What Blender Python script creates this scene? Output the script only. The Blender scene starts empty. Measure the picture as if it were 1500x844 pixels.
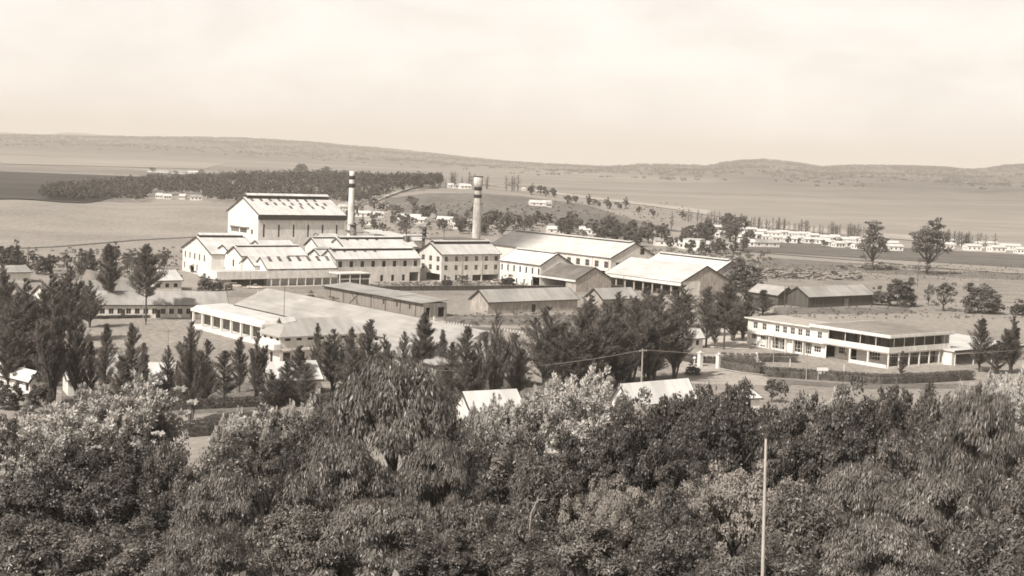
import bpy, math, random
import numpy as np
R = math.radians
SC = bpy.context.scene
COL = SC.collection

# ------------------------------------------------------------------ camera
FOC, EYE, HOR, ROLL = 2150.0, 45.0, 233.0, R(2.3)
PITCH = math.atan((422 - HOR) / FOC)
_f = np.array([0, math.cos(PITCH), -math.sin(PITCH)])
_u = np.array([0, math.sin(PITCH), math.cos(PITCH)]); _r = np.array([1., 0, 0])
RT = _r * math.cos(ROLL) + _u * math.sin(ROLL)
UP = _u * math.cos(ROLL) - _r * math.sin(ROLL)
CAM = np.array([0, 0, EYE])
from mathutils import Matrix, Vector
cam = bpy.data.cameras.new('camera'); co = bpy.data.objects.new('camera', cam); COL.objects.link(co)
m = Matrix(((RT[0], UP[0], -_f[0], 0), (RT[1], UP[1], -_f[1], 0), (RT[2], UP[2], -_f[2], EYE), (0, 0, 0, 1)))
co.matrix_world = m
cam.sensor_width = 36.0; cam.lens = 36.0 * FOC / 1500.0
cam.clip_start = 0.5; cam.clip_end = 80000
SC.camera = co
SC.render.resolution_x, SC.render.resolution_y = 1024, 576
SC.view_settings.view_transform = 'Standard'; SC.view_settings.look = 'None'
SC.view_settings.exposure = 0.0; SC.view_settings.gamma = 1.0
SC.cycles.filter_width = 1.7
SC.cycles.max_bounces = 6; SC.cycles.volume_bounces = 1
SC.cycles.use_denoising = True

# ------------------------------------------------------------------ sun and sky
SUN_AZ = (-0.60, -0.80)          # horizontal direction the light comes from
SUN_EL = R(44)
_n = math.hypot(*SUN_AZ)
sd = Vector((SUN_AZ[0] / _n * math.cos(SUN_EL), SUN_AZ[1] / _n * math.cos(SUN_EL), math.sin(SUN_EL)))
sl = bpy.data.lights.new('sun', 'SUN'); sl.energy = 5.0; sl.angle = R(0.6); sl.color = (1.0, 0.945, 0.875)
so = bpy.data.objects.new('sun', sl); COL.objects.link(so)
so.rotation_euler = sd.to_track_quat('Z', 'Y').to_euler()
W = bpy.data.worlds.new('World'); SC.world = W; W.use_nodes = True
nt = W.node_tree; nt.nodes.clear()
def N(nt, t, **k):
    n = nt.nodes.new(t)
    for a, b in k.items(): setattr(n, a, b)
    return n
sky = N(nt, 'ShaderNodeTexSky', sky_type='NISHITA', sun_disc=False)
sky.sun_elevation = SUN_EL; sky.sun_rotation = math.atan2(SUN_AZ[0], SUN_AZ[1])
sky.air_density = 1.0; sky.dust_density = 3.0
bw = N(nt, 'ShaderNodeRGBToBW'); nt.links.new(sky.outputs[0], bw.inputs[0])
tc = N(nt, 'ShaderNodeTexCoord')
mp = N(nt, 'ShaderNodeMapping'); mp.inputs['Scale'].default_value = (1.0, 1.0, 2.6)
nt.links.new(tc.outputs['Generated'], mp.inputs[0])
ns = N(nt, 'ShaderNodeTexNoise'); ns.inputs['Scale'].default_value = 9.0; ns.inputs['Detail'].default_value = 8; ns.inputs['Roughness'].default_value = 0.55
ns.inputs['Distortion'].default_value = 0.4
nt.links.new(mp.outputs[0], ns.inputs['Vector'])
cr = N(nt, 'ShaderNodeMapRange'); cr.inputs[1].default_value = 0.4; cr.inputs[2].default_value = 0.64
cr.inputs[3].default_value = 9.9; cr.inputs[4].default_value = 11.3          # brightness of thin and thick cloud
nt.links.new(ns.outputs[0], cr.inputs[0])
sx = N(nt, 'ShaderNodeSeparateXYZ'); nt.links.new(tc.outputs['Generated'], sx.inputs[0])
cv = N(nt, 'ShaderNodeMapRange'); cv.inputs[1].default_value = 0.11; cv.inputs[2].default_value = 0.38
cv.inputs[3].default_value = 1.0; cv.inputs[4].default_value = 0.05           # cloud cover thins towards the zenith
nt.links.new(sx.outputs[2], cv.inputs[0])
mx = N(nt, 'ShaderNodeMix'); mx.data_type = 'FLOAT'
nt.links.new(cv.outputs[0], mx.inputs[0]); nt.links.new(bw.outputs[0], mx.inputs[2]); nt.links.new(cr.outputs[0], mx.inputs[3])
tint = N(nt, 'ShaderNodeVectorMath', operation='SCALE'); tint.inputs[0].default_value = (1.0, 0.94, 0.875)
nt.links.new(mx.outputs[0], tint.inputs['Scale'])
bg = N(nt, 'ShaderNodeBackground'); bg.inputs[1].default_value = 0.1
nt.links.new(tint.outputs[0], bg.inputs[0])
wo = N(nt, 'ShaderNodeOutputWorld'); nt.links.new(bg.outputs[0], wo.inputs[0])

# ------------------------------------------------------------------ survey: photo point -> place on the land
def ray(px, py):
    return _f + RT * (px - 750) / FOC + UP * (422 - py) / FOC
def proj(p):
    d = np.array(p, float) - CAM; w = d @ _f
    return 750 + FOC * (d @ RT) / w, 422 - FOC * (d @ UP) / w
def Pz(px, py, z=0.0):
    d = ray(px, py); t = (z - EYE) / d[2]; p = CAM + d * t
    return np.array([p[0], p[1]])
def horizon(px): return HOR + math.tan(ROLL) * (px - 750)
def smooth(t):
    t = np.clip(t, 0, 1); return t * t * (3 - 2 * t)
def terrain(X, Y):
    X = np.asarray(X, float); Y = np.asarray(Y, float)
    D = np.hypot(X, Y)
    a = np.where(Y > 1, 750 + FOC * X / np.maximum(Y, 1), np.where(X > 0, 3000., -1500.))
    a = np.clip(a, -1500, 3000)
    z = 43.2 * np.clip(1 - D / 195, 0, 1) ** 1.5
    # rise of the near field on the left
    z = z + (6.5 + 1.8 * np.sin(a / 48 + 1.2)) * np.exp(-((Y - 900 - (X + 200) * 0.25) / 150) ** 2) / (1 + np.exp((X + 150) / 22))
    # wooded hill and the grassy hill beyond the works
    top = np.interp(a, [40, 250, 350, 440, 560, 620, 700, 760, 850, 900, 980, 1060, 1170], [0, 5, 12, 15, 17, 19, 20, 18, 12.5, 9, 5, 2, 0])
    cd = np.interp(a, [450, 620, 900, 1060], [1450, 1260, 1200, 1120])
    z = z + top * np.exp(-((D - cd) / np.where(D < cd, 240, 330)) ** 2)
    # far ridges
    foot = np.interp(a, [0, 500, 800, 1200, 1500], [4300, 4200, 3000, 2100, 2000])
    dt = np.interp(a, [0, 700, 1000, 1500], [9500, 9000, 8000, 7500])
    sk = np.interp(a, [-800, -300, 0, 90, 130, 300, 360, 430, 500, 560, 600, 660, 700, 760, 800, 840, 880, 900, 930, 980, 1030, 1060, 1085, 1110, 1160, 1195, 1240, 1330, 1380, 1400, 1430, 1460, 1500, 1800, 2300],
                   [205, 200, 198.5, 200, 201, 202.5, 204, 208, 213.5, 219, 223, 230, 234, 239, 241, 243, 244.5, 243, 241, 242.5, 243, 238, 235.5, 235, 240, 246, 243.5, 245, 247, 249.5, 249, 245, 243, 250, 262])
    hz = HOR + math.tan(ROLL) * (a - 750)
    zt = EYE + (hz - sk) / FOC * dt
    t = np.clip((D - foot) / (dt - foot), 0, 1)
    rid = zt * (0.35 * t + 0.65 * smooth(t) ** 1.5)
    und = (np.sin(X / 310 + Y / 900) + np.sin(X / 131 + 2 + Y / 400) * .5 + np.sin(Y / 260 + X / 700) * .6) * 5.0 * np.sin(np.clip(t, 0, 1) * math.pi)
    fall = np.where(D > dt, np.exp(-((D - dt) / 4000) ** 2), 1)
    z = z + (rid + und * np.clip(t * 4, 0, 1)) * fall
    bump = (np.sin(X / 41) + np.sin(X / 17 + 1.3) * .6 + np.sin(X / 9.3) * .4) * 1.1 * np.clip((t - .9) * 10, 0, 1) * fall
    # pale mountains behind the left ridge
    mt = np.interp(a, [-600, -100, 0, 25, 60, 95, 130, 165, 230], [190, 192, 194.5, 196, 198, 194.5, 197, 201, 215])
    zm = EYE + (hz - mt) / FOC * 17000
    z = z + bump + zm * np.exp(-((D - 17000) / 1500) ** 2) * (a < 240)
    return z
def gz(x, y): return float(terrain(x, y))
_T = np.geomspace(15, 19000, 2600)
def T(px, py):
    d = ray(px, py)
    P = CAM[None, :] + d[None, :] * _T[:, None]
    below = P[:, 2] < terrain(P[:, 0], P[:, 1])
    i = int(np.argmax(below)) if below.any() else len(_T) - 1
    if i > 0:
        lo, hi = _T[i - 1], _T[i]
        for _ in range(12):
            k = (lo + hi) / 2; q = CAM + d * k
            if q[2] < gz(q[0], q[1]): hi = k
            else: lo = k
        q = CAM + d * hi
    else: q = P[0]
    return np.array([q[0], q[1], gz(q[0], q[1])])
def at_dist(px, py, D):            # point on the sight line at forward distance D
    d = ray(px, py); return CAM + d * (D / d[1])

# ------------------------------------------------------------------ materials
MAT = {}
TN = (1.0, 0.905, 0.81)
def mat(name, v, v2=None, scale=1.0, rough=0.8, detail=4.0, coords='Object', tint=TN, stretch=(1, 1, 1), extra=None, spec=0.3, bump=0, contrast=(0.35, 0.65), rnd=0.0):
    if name in MAT: return MAT[name]
    mm = bpy.data.materials.new(name); mm.use_nodes = True; t = mm.node_tree
    b = t.nodes['Principled BSDF']; b.inputs['Roughness'].default_value = rough
    b.inputs['Specular IOR Level'].default_value = spec
    v2 = v if v2 is None else v2
    c = N(t, 'ShaderNodeTexCoord'); mpp = N(t, 'ShaderNodeMapping'); mpp.inputs['Scale'].default_value = stretch
    if coords == 'World':
        g = N(t, 'ShaderNodeNewGeometry'); t.links.new(g.outputs['Position'], mpp.inputs[0])
    else: t.links.new(c.outputs[coords], mpp.inputs[0])
    n = N(t, 'ShaderNodeTexNoise'); n.inputs['Scale'].default_value = scale; n.inputs['Detail'].default_value = detail; n.inputs['Roughness'].default_value = 0.6
    t.links.new(mpp.outputs[0], n.inputs['Vector'])
    r = N(t, 'ShaderNodeMapRange'); r.inputs[1].default_value, r.inputs[2].default_value = contrast
    r.inputs[3].default_value = v; r.inputs[4].default_value = v2
    t.links.new(n.outputs[0], r.inputs[0])
    out = r.outputs[0]
    if rnd:
        oi = N(t, 'ShaderNodeObjectInfo'); r2 = N(t, 'ShaderNodeMapRange'); r2.inputs[3].default_value = 1 - rnd; r2.inputs[4].default_value = 1 + rnd
        t.links.new(oi.outputs['Random'], r2.inputs[0]); ml = N(t, 'ShaderNodeMath', operation='MULTIPLY')
        t.links.new(out, ml.inputs[0]); t.links.new(r2.outputs[0], ml.inputs[1]); out = ml.outputs[0]
    if extra: out = extra(t, out, mpp)
    s = N(t, 'ShaderNodeVectorMath', operation='SCALE'); s.inputs[0].default_value = tint
    t.links.new(out, s.inputs['Scale']); t.links.new(s.outputs[0], b.inputs['Base Color'])
    if bump:
        bp = N(t, 'ShaderNodeBump'); bp.inputs['Strength'].default_value = bump; bp.inputs['Distance'].default_value = 0.3
        t.links.new(n.outputs[0], bp.inputs['Height']); t.links.new(bp.outputs[0], b.inputs['Normal'])
    MAT[name] = mm; return mm
def math_node(t, op, a, b):
    n = N(t, 'ShaderNodeMath', operation=op)
    for i, x in enumerate((a, b)):
        if isinstance(x, (int, float)): n.inputs[i].default_value = x
        else: t.links.new(x, n.inputs[i])
    return n.outputs[0]
def second_noise(scale, lo, hi, stretch=(1, 1, 1), c=(0.4, 0.6), detail=3):
    def f(t, out, mpp):
        m2 = N(t, 'ShaderNodeMapping'); m2.inputs['Scale'].default_value = stretch
        t.links.new(mpp.outputs[0], m2.inputs[0])
        n = N(t, 'ShaderNodeTexNoise'); n.inputs['Scale'].default_value = scale; n.inputs['Detail'].default_value = detail
        t.links.new(m2.outputs[0], n.inputs['Vector'])
        r = N(t, 'ShaderNodeMapRange'); r.inputs[1].default_value, r.inputs[2].default_value = c
        r.inputs[3].default_value = lo; r.inputs[4].default_value = hi
        t.links.new(n.outputs[0], r.inputs[0])
        return math_node(t, 'MULTIPLY', out, r.outputs[0])
    return f
def sheets(t, out, mpp):            # roofing sheets of slightly different wear, with rust streaks
    b = N(t, 'ShaderNodeTexBrick'); b.inputs['Color1'].default_value = (.93, .93, .93, 1); b.inputs['Color2'].default_value = (1.03, 1.03, 1.03, 1)
    b.inputs['Mortar'].default_value = (.9, .9, .9, 1); b.inputs['Scale'].default_value = 0.25; b.inputs['Mortar Size'].default_value = 0.006
    b.inputs['Brick Width'].default_value = .35; b.inputs['Row Height'].default_value = .9; b.offset = 0
    t.links.new(mpp.outputs[0], b.inputs['Vector'])
    o = math_node(t, 'MULTIPLY', out, b.outputs[0])
    return second_noise(0.9, .89, 1.02, (.9, .14, .14))(t, o, mpp)
WHITE = mat('white_plaster', .72, .86, .35, .85, tint=(1, .965, .91), extra=second_noise(.9, .87, 1.02, (1, 1, .3), detail=6))
CREAM = mat('weathered_plaster', .66, .80, .2, .9, tint=(1, .95, .88), extra=second_noise(.8, .87, 1.03, (1, 1, .35), detail=6))
GREYW = mat('grey_render', .36, .48, .5, .9, extra=second_noise(1.5, .8, 1.05, (1, 1, .2)))
TIN = mat('corrugated_iron', .58, .72, .12, .55, tint=(1, .965, .92), extra=sheets, spec=.4)
TINW = mat('bright_corrugated_iron', .66, .82, .15, .5, tint=(1, .97, .93), extra=sheets, spec=.4)
TING = mat('dull_corrugated_iron', .34, .46, .12, .6, tint=(1, .95, .89), extra=sheets)
TIND = mat('dark_corrugated_iron', .15, .24, .2, .7, extra=sheets)
def soot(t, out, mpp):
    o = sheets(t, out, mpp); sp = N(t, 'ShaderNodeSeparateXYZ'); t.links.new(mpp.outputs[0], sp.inputs[0])
    n = N(t, 'ShaderNodeTexNoise'); n.inputs['Scale'].default_value = .05; n.inputs['Detail'].default_value = 3; t.links.new(mpp.outputs[0], n.inputs['Vector'])
    y = math_node(t, 'ADD', sp.outputs[1], math_node(t, 'MULTIPLY', n.outputs[0], 30))
    a = N(t, 'ShaderNodeMapRange'); a.interpolation_type = 'SMOOTHSTEP'; a.inputs[1].default_value = 58; a.inputs[2].default_value = 82; a.inputs[3].default_value = 1; a.inputs[4].default_value = .26; t.links.new(y, a.inputs[0])
    b = N(t, 'ShaderNodeMapRange'); b.interpolation_type = 'SMOOTHSTEP'; b.inputs[1].default_value = 92; b.inputs[2].default_value = 122; b.inputs[3].default_value = 0; b.inputs[4].default_value = .55; t.links.new(y, b.inputs[0])
    return math_node(t, 'MULTIPLY', o, math_node(t, 'ADD', a.outputs[0], b.outputs[0]))
SOOTY = mat('sooty_corrugated_iron', .62, .74, .1, .6, tint=(1, .955, .9), extra=soot)
DARK = mat('dark_trim', .045, .06, 1, .7)
BLACK = mat('black_paint', .03, .045, 1, .7)
GLASS = mat('window_glass', .03, .05, .5, .15, spec=.5)
CONC = mat('concrete', .38, .5, .6, .9, extra=second_noise(.15, .85, 1.05))
ROOFC = mat('flat_roof_gravel', .25, .33, .4, .95, extra=second_noise(.08, .85, 1.1))
WOOD = mat('weathered_boards', .2, .34, .8, .9, stretch=(3, 3, .2))
POLEW = mat('pole_wood', .3, .42, 1.0, .85, stretch=(4, 4, .3))
BARK = mat('bark', .07, .13, 1.5, .95, stretch=(2, 2, .4))
METAL = mat('dark_metal', .05, .09, 1, .5, spec=.5)
PAINT = mat('car_paint', .62, .66, .2, .25, spec=.5)
PAINTD = mat('dark_car_paint', .06, .07, .2, .3, spec=.5)
RUBBER = mat('tyre_rubber', .03, .03, 1, .8)
CLOTH_W = mat('white_cloth', .7, .78, 3, .9); CLOTH_D = mat('dark_cloth', .05, .08, 3, .9); SKIN = mat('dark_skin', .07, .08, 3, .6)
SOIL = mat('bare_soil', .24, .36, .08, .95, coords='World', extra=second_noise(.9, .75, 1.15))
TAR = mat('worn_tarmac', .15, .22, .15, .9, coords='World', extra=second_noise(1.2, .85, 1.1))
TRACK = mat('pale_dirt_road', .40, .5, .2, .95, coords='World', extra=second_noise(1.5, .8, 1.1))
LAWN = mat('mown_grass', .30, .37, .04, .95, coords='World', extra=second_noise(.7, .8, 1.15, (1, 1, 1)))
DARKFIELD = mat('dark_crop', .055, .08, .01, .95, coords='World', extra=second_noise(.004, .8, 1.2, (1, 6, 1)))
PALEFIELD = mat('pale_stubble', .42, .52, .006, .95, coords='World', extra=second_noise(.02, .85, 1.1))
def leafm(name, v, v2, rough=.55, trans=.14, spec=.35, rnd=.18, scale=.5, tint=(1, .90, .80)):
    mm = mat(name, v, v2, scale, rough, tint=tint, spec=spec, rnd=rnd)
    t = mm.node_tree; b = t.nodes['Principled BSDF']
    o = t.nodes['Material Output']
    tr = N(t, 'ShaderNodeBsdfTranslucent'); s = b.inputs['Base Color'].links[0].from_socket
    t.links.new(s, tr.inputs[0]); ms = N(t, 'ShaderNodeMixShader'); ms.inputs[0].default_value = trans
    t.links.new(b.outputs[0], ms.inputs[1]); t.links.new(tr.outputs[0], ms.inputs[2]); t.links.new(ms.outputs[0], o.inputs[0])
    return mm
LEAF = leafm('leaf', .10, .23, rough=.42, spec=.5)
LEAFD = leafm('dark_leaf', .07, .15, rough=.45, spec=.5)
LEAFP = leafm('pale_leaf', .42, .66, rough=.4, spec=.5, tint=(1, .945, .88))
LEAFE = leafm('eucalyptus_leaf', .11, .24, rough=.4, spec=.5)
NEEDLE = leafm('casuarina_needle', .09, .19, rough=.7, spec=.2)
FARLEAF = leafm('distant_leaf', .085, .15, rough=.8, spec=.1, trans=.15)
HEDGE = leafm('hedge_leaf', .08, .16, rough=.7)
SMOKEM = None

# ------------------------------------------------------------------ object helpers
def tag(o, label=None, cat=None, group=None, kind=None):
    if label: o['label'] = label
    if cat: o['category'] = cat
    if group: o['group'] = group
    if kind: o['kind'] = kind
    return o
def empty(name, loc, rz=0.0, label=None, cat=None, group=None):
    o = bpy.data.objects.new(name, None); COL.objects.link(o); o.location = loc; o.rotation_euler = (0, 0, rz)
    o.empty_display_size = .2
    return tag(o, label, cat, group)
def link(name, me, parent=None, loc=None, rz=None):
    o = bpy.data.objects.new(name, me); COL.objects.link(o)
    if parent: o.parent = parent
    if loc is not None: o.location = loc
    if rz is not None: o.rotation_euler = (0, 0, rz)
    return o
class MB:
    def __init__(s): s.v = []; s.f = []; s.m = []
    def poly(s, pts, mi=0):
        n = len(s.v); s.v += [tuple(map(float, p)) for p in pts]; s.f.append(tuple(range(n, n + len(pts)))); s.m.append(mi)
    def hexa(s, b, t, mi=0):       # bottom four, top four (counter-clockwise from above)
        n = len(s.v); s.v += [tuple(map(float, p)) for p in list(b) + list(t)]
        for f in ((3, 2, 1, 0), (4, 5, 6, 7), (0, 1, 5, 4), (1, 2, 6, 5), (2, 3, 7, 6), (3, 0, 4, 7)):
            s.f.append(tuple(n + i for i in f)); s.m.append(mi)
    def box(s, x0, x1, y0, y1, z0, z1, mi=0):
        s.hexa([(x0, y0, z0), (x1, y0, z0), (x1, y1, z0), (x0, y1, z0)], [(x0, y0, z1), (x1, y0, z1), (x1, y1, z1), (x0, y1, z1)], mi)
    def tube(s, a, b, r0, r1=None, n=8, mi=0, cap=True):
        r1 = r0 if r1 is None else r1
        a = Vector(a); b = Vector(b); d = (b - a).normalized(); q = d.to_track_quat('Z', 'Y'); k = len(s.v)
        for c, r in ((a, r0), (b, r1)):
            for i in range(n):
                s.v.append(tuple(c + q @ Vector((r * math.cos(6.2832 * i / n), r * math.sin(6.2832 * i / n), 0))))
        for i in range(n):
            j = (i + 1) % n; s.f.append((k + i, k + j, k + n + j, k + n + i)); s.m.append(mi)
        if cap:
            s.f.append(tuple(k + n + i for i in range(n))); s.m.append(mi); s.f.append(tuple(k + n - 1 - i for i in range(n))); s.m.append(mi)
    def lathe(s, prof, n=20, mi=0, c=(0, 0)):
        k = len(s.v)
        for z, r in prof:
            for i in range(n): s.v.append((c[0] + r * math.cos(6.2832 * i / n), c[1] + r * math.sin(6.2832 * i / n), z))
        for a in range(len(prof) - 1):
            for i in range(n):
                j = (i + 1) % n; s.f.append((k + a * n + i, k + a * n + j, k + (a + 1) * n + j, k + (a + 1) * n + i)); s.m.append(mi)
    def mesh(s, name, mats, smooth=False):
        me = bpy.data.meshes.new(name); me.from_pydata(s.v, [], s.f)
        for x in (mats if isinstance(mats, (list, tuple)) else [mats]): me.materials.append(x)
        me.polygons.foreach_set('material_index', s.m)
        if smooth: me.polygons.foreach_set('use_smooth', [True] * len(s.f))
        me.update(); return me
    def build(s, name, mats, parent=None, smooth=False, loc=None, rz=None):
        return link(name, s.mesh(name, mats, smooth), parent, loc, rz)
def quads_mesh(name, Q, mats, mi=None, extra=None, smooth=False):
    """Q: (n,4,3) array of quads; extra = MB merged in front"""
    v0 = np.array(extra.v, float).reshape(-1, 3) if extra and extra.v else np.zeros((0, 3))
    f0 = extra.f if extra else []
    n0 = len(v0); V = np.concatenate([v0, Q.reshape(-1, 3)]); nq = len(Q)
    me = bpy.data.meshes.new(name)
    li = [i for f in f0 for i in f]; ls = []; k = 0
    for f in f0: ls.append(k); k += len(f)
    me.vertices.add(len(V)); me.vertices.foreach_set('co', V.ravel())
    me.loops.add(k + nq * 4); me.loops.foreach_set('vertex_index', np.concatenate([np.array(li, int), np.arange(nq * 4) + n0]).astype(np.int32))
    me.polygons.add(len(f0) + nq)
    me.polygons.foreach_set('loop_start', np.concatenate([np.array(ls, int), k + np.arange(nq) * 4]).astype(np.int32))
    for x in mats: me.materials.append(x)
    idx = np.concatenate([np.array(extra.m if extra else [], int), mi if mi is not None else np.zeros(nq, int)]).astype(np.int32)
    me.polygons.foreach_set('material_index', idx)
    me.update(calc_edges=True); me.validate(); return me

# ------------------------------------------------------------------ ground: one polar sheet centred under the hill
def build_ground():
    az = np.concatenate([np.linspace(-180, -27, 52)[:-1], np.linspace(-27, 27, 330), np.linspace(27, 180, 52)[1:]])
    az = np.radians(az[:-1])
    rr = np.concatenate([[0.01], np.geomspace(2, 21500, 560)])
    A, Q = np.meshgrid(az, rr)
    X = Q * np.sin(A); Y = Q * np.cos(A); Z = terrain(X, Y)
    n, m_ = A.shape
    V = np.stack([X, Y, Z], -1).reshape(-1, 3)
    i, j = np.meshgrid(np.arange(n - 1), np.arange(m_), indexing='ij'); j2 = (j + 1) % m_
    F_ = np.stack([i * m_ + j, i * m_ + j2, (i + 1) * m_ + j2, (i + 1) * m_ + j], -1).reshape(-1, 4)[:, ::-1]
    me = bpy.data.meshes.new('ground')
    me.vertices.add(len(V)); me.vertices.foreach_set('co', V.ravel())
    me.loops.add(F_.size); me.loops.foreach_set('vertex_index', F_.ravel().astype(np.int32))
    me.polygons.add(len(F_)); me.polygons.foreach_set('loop_start', (np.arange(len(F_)) * 4).astype(np.int32))
    me.polygons.foreach_set('use_smooth', np.ones(len(F_), bool))
    me.update(calc_edges=True)
    g = mat('ground', .29, .39, .012, .95, coords='World', detail=8)
    t = g.node_tree; b = t.nodes['Principled BSDF']
    geo = N(t, 'ShaderNodeNewGeometry'); sep = N(t, 'ShaderNodeSeparateXYZ'); t.links.new(geo.outputs['Position'], sep.inputs[0])
    ln = N(t, 'ShaderNodeVectorMath', operation='LENGTH'); t.links.new(geo.outputs['Position'], ln.inputs[0])
    def mr(src, a, b_, c, d):
        r = N(t, 'ShaderNodeMapRange'); r.inputs[1].default_value = a; r.inputs[2].default_value = b_; r.inputs[3].default_value = c; r.inputs[4].default_value = d
        t.links.new(src, r.inputs[0]); return r.outputs[0]
    def noise(scale, st, detail=5, rough=.6):
        mpp = N(t, 'ShaderNodeMapping'); mpp.inputs['Scale'].default_value = st; t.links.new(geo.outputs['Position'], mpp.inputs[0])
        n = N(t, 'ShaderNodeTexNoise'); n.inputs['Scale'].default_value = scale; n.inputs['Detail'].default_value = detail; n.inputs['Roughness'].default_value = rough
        t.links.new(mpp.outputs[0], n.inputs['Vector']); return n.outputs[0]
    base = b.inputs['Base Color'].links[0].from_node.inputs['Scale'].links[0].from_socket
    tuft = mr(noise(.5, (1, 1, 1), 6, .7), .35, .65, .72, 1.22)
    near = math_node(t, 'MULTIPLY', base, tuft)
    # far plain: broad fields in long strips
    fields = mr(noise(.0011, (1, 3.2, 0), 3, .5), .3, .7, .17, .34)
    grain = mr(noise(.012, (1, 1.5, 0), 6, .7), .35, .65, .8, 1.2)
    farv = math_node(t, 'MULTIPLY', fields, grain)
    # bushland on the ridges
    bush = mr(noise(.006, (1, 1, 2), 9, .8), .40, .62, .09, .22)
    hgt = mr(sep.outputs[2], 3, 14, 0, 1)
    fw = mr(ln.outputs['Value'], 1500, 2400, 0, 1)
    mxn = N(t, 'ShaderNodeMix'); mxn.data_type = 'FLOAT'; t.links.new(fw, mxn.inputs[0]); t.links.new(near, mxn.inputs[2]); t.links.new(farv, mxn.inputs[3])
    w2 = math_node(t, 'MULTIPLY', hgt, fw)
    mx2 = N(t, 'ShaderNodeMix'); mx2.data_type = 'FLOAT'; t.links.new(w2, mx2.inputs[0]); t.links.new(mxn.outputs[0], mx2.inputs[2]); t.links.new(bush, mx2.inputs[3])
    # leaf litter under the trees of the near hillside
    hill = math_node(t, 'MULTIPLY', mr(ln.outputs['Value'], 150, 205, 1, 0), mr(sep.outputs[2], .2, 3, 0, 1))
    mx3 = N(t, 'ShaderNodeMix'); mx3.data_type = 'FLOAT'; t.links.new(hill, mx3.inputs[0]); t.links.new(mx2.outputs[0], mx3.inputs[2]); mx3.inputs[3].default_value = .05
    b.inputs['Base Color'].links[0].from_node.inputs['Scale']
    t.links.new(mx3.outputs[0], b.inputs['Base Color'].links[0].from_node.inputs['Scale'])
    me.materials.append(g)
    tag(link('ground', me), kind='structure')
build_ground()

def patch(name, pts, mt, n=24, m_=12, lift=.05, label=None, kind='structure'):
    """bilinear sheet between four photo points (tl, tr, br, bl) laid on the land"""
    c = [T(*p)[:2] for p in pts]
    V = []; Fc = []
    for i in range(m_ + 1):
        for j in range(n + 1):
            s, t = j / n, i / m_
            p = (c[0] * (1 - s) + c[1] * s) * (1 - t) + (c[3] * (1 - s) + c[2] * s) * t
            V.append((p[0], p[1], gz(*p) + lift))
    for i in range(m_):
        for j in range(n):
            a = i * (n + 1) + j; Fc.append((a, a + n + 1, a + n + 2, a + 1))
    me = bpy.data.meshes.new(name); me.from_pydata(V, [], Fc); me.materials.append(mt); me.update()
    return tag(link(name, me), kind=kind)
def ribbon(name, pts, w, mt, lift=.06, step=6.0, world=False):
    P = [np.array(p[:2], float) if world else T(*p)[:2] for p in pts]
    V = []; Fc = []; S = []
    for a, b in zip(P[:-1], P[1:]):
        k = max(1, int(np.linalg.norm(b - a) / step))
        for i in range(k): S.append(a + (b - a) * i / k)
    S.append(P[-1]); S = np.array(S)
    d = np.gradient(S, axis=0); d /= np.linalg.norm(d, axis=1)[:, None] + 1e-9; nn = np.stack([-d[:, 1], d[:, 0]], 1)
    for p, q in zip(S, nn):
        for s in (-.5, .5):
            e = p + q * w * s; V.append((e[0], e[1], gz(*e) + lift))
    for i in range(len(S) - 1): Fc.append((2 * i, 2 * i + 1, 2 * i + 3, 2 * i + 2))
    me = bpy.data.meshes.new(name); me.from_pydata(V, [], Fc); me.materials.append(mt); me.update()
    return tag(link(name, me), kind='structure')
# far fields
patch('dark_field', [(-140, 246), (285, 262), (90, 297), (-140, 302)], DARKFIELD, 60, 40, .5)
patch('pale_field', [(660, 263), (1040, 309), (1040, 316), (760, 277)], PALEFIELD, 60, 10, .45)
patch('pale_field', [(-100, 226), (330, 239), (300, 248), (-100, 238)], mat('hay_field', .3, .38, .004, .95, coords='World'), 80, 20, .8)
patch('pale_field', [(1045, 318), (1400, 352), (1400, 358), (1045, 324)], PALEFIELD, 60, 8, .4)
patch('cane_field', [(1095, 349), (1560, 377), (1560, 396), (1070, 366)], mat('cane_crop', .13, .18, .05, .95, coords='World', extra=second_noise(.5, .85, 1.15)), 50, 10, .2)
patch('cane_field', [(560, 292), (860, 301), (1000, 340), (600, 322)], mat('hill_grass', .15, .21, .02, .95, coords='World', extra=second_noise(.2, .85, 1.15)), 60, 30, .5)
LONGG = mat('long_grass', .15, .24, .15, .95, coords='World', extra=second_noise(1.0, .75, 1.2))
patch('long_grass', [(1135, 450), (1330, 451), (1345, 459), (1130, 461)], LONGG, 30, 6, .06)
patch('long_grass', [(1120, 377), (1520, 403), (1520, 412), (1110, 392)], LONGG, 30, 6, .06)
patch('long_grass', [(640, 462), (930, 462), (1000, 478), (660, 476)], LONGG, 30, 6, .05)
patch('long_grass', [(440, 432), (640, 452), (620, 470), (420, 436)], LONGG, 30, 6, .05)
patch('long_grass', [(500, 575), (940, 552), (1000, 600), (480, 640)], LONGG, 30, 8, .03)
patch('long_grass', [(90, 563), (470, 560), (480, 583), (90, 600)], LONGG, 30, 8, .03)
ribbon('ditch', [(-20, 366), (80, 362), (200, 352), (330, 346)], 3.5, mat('ditch_grass', .1, .16, .2, .95, coords='World'), .15)
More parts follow.
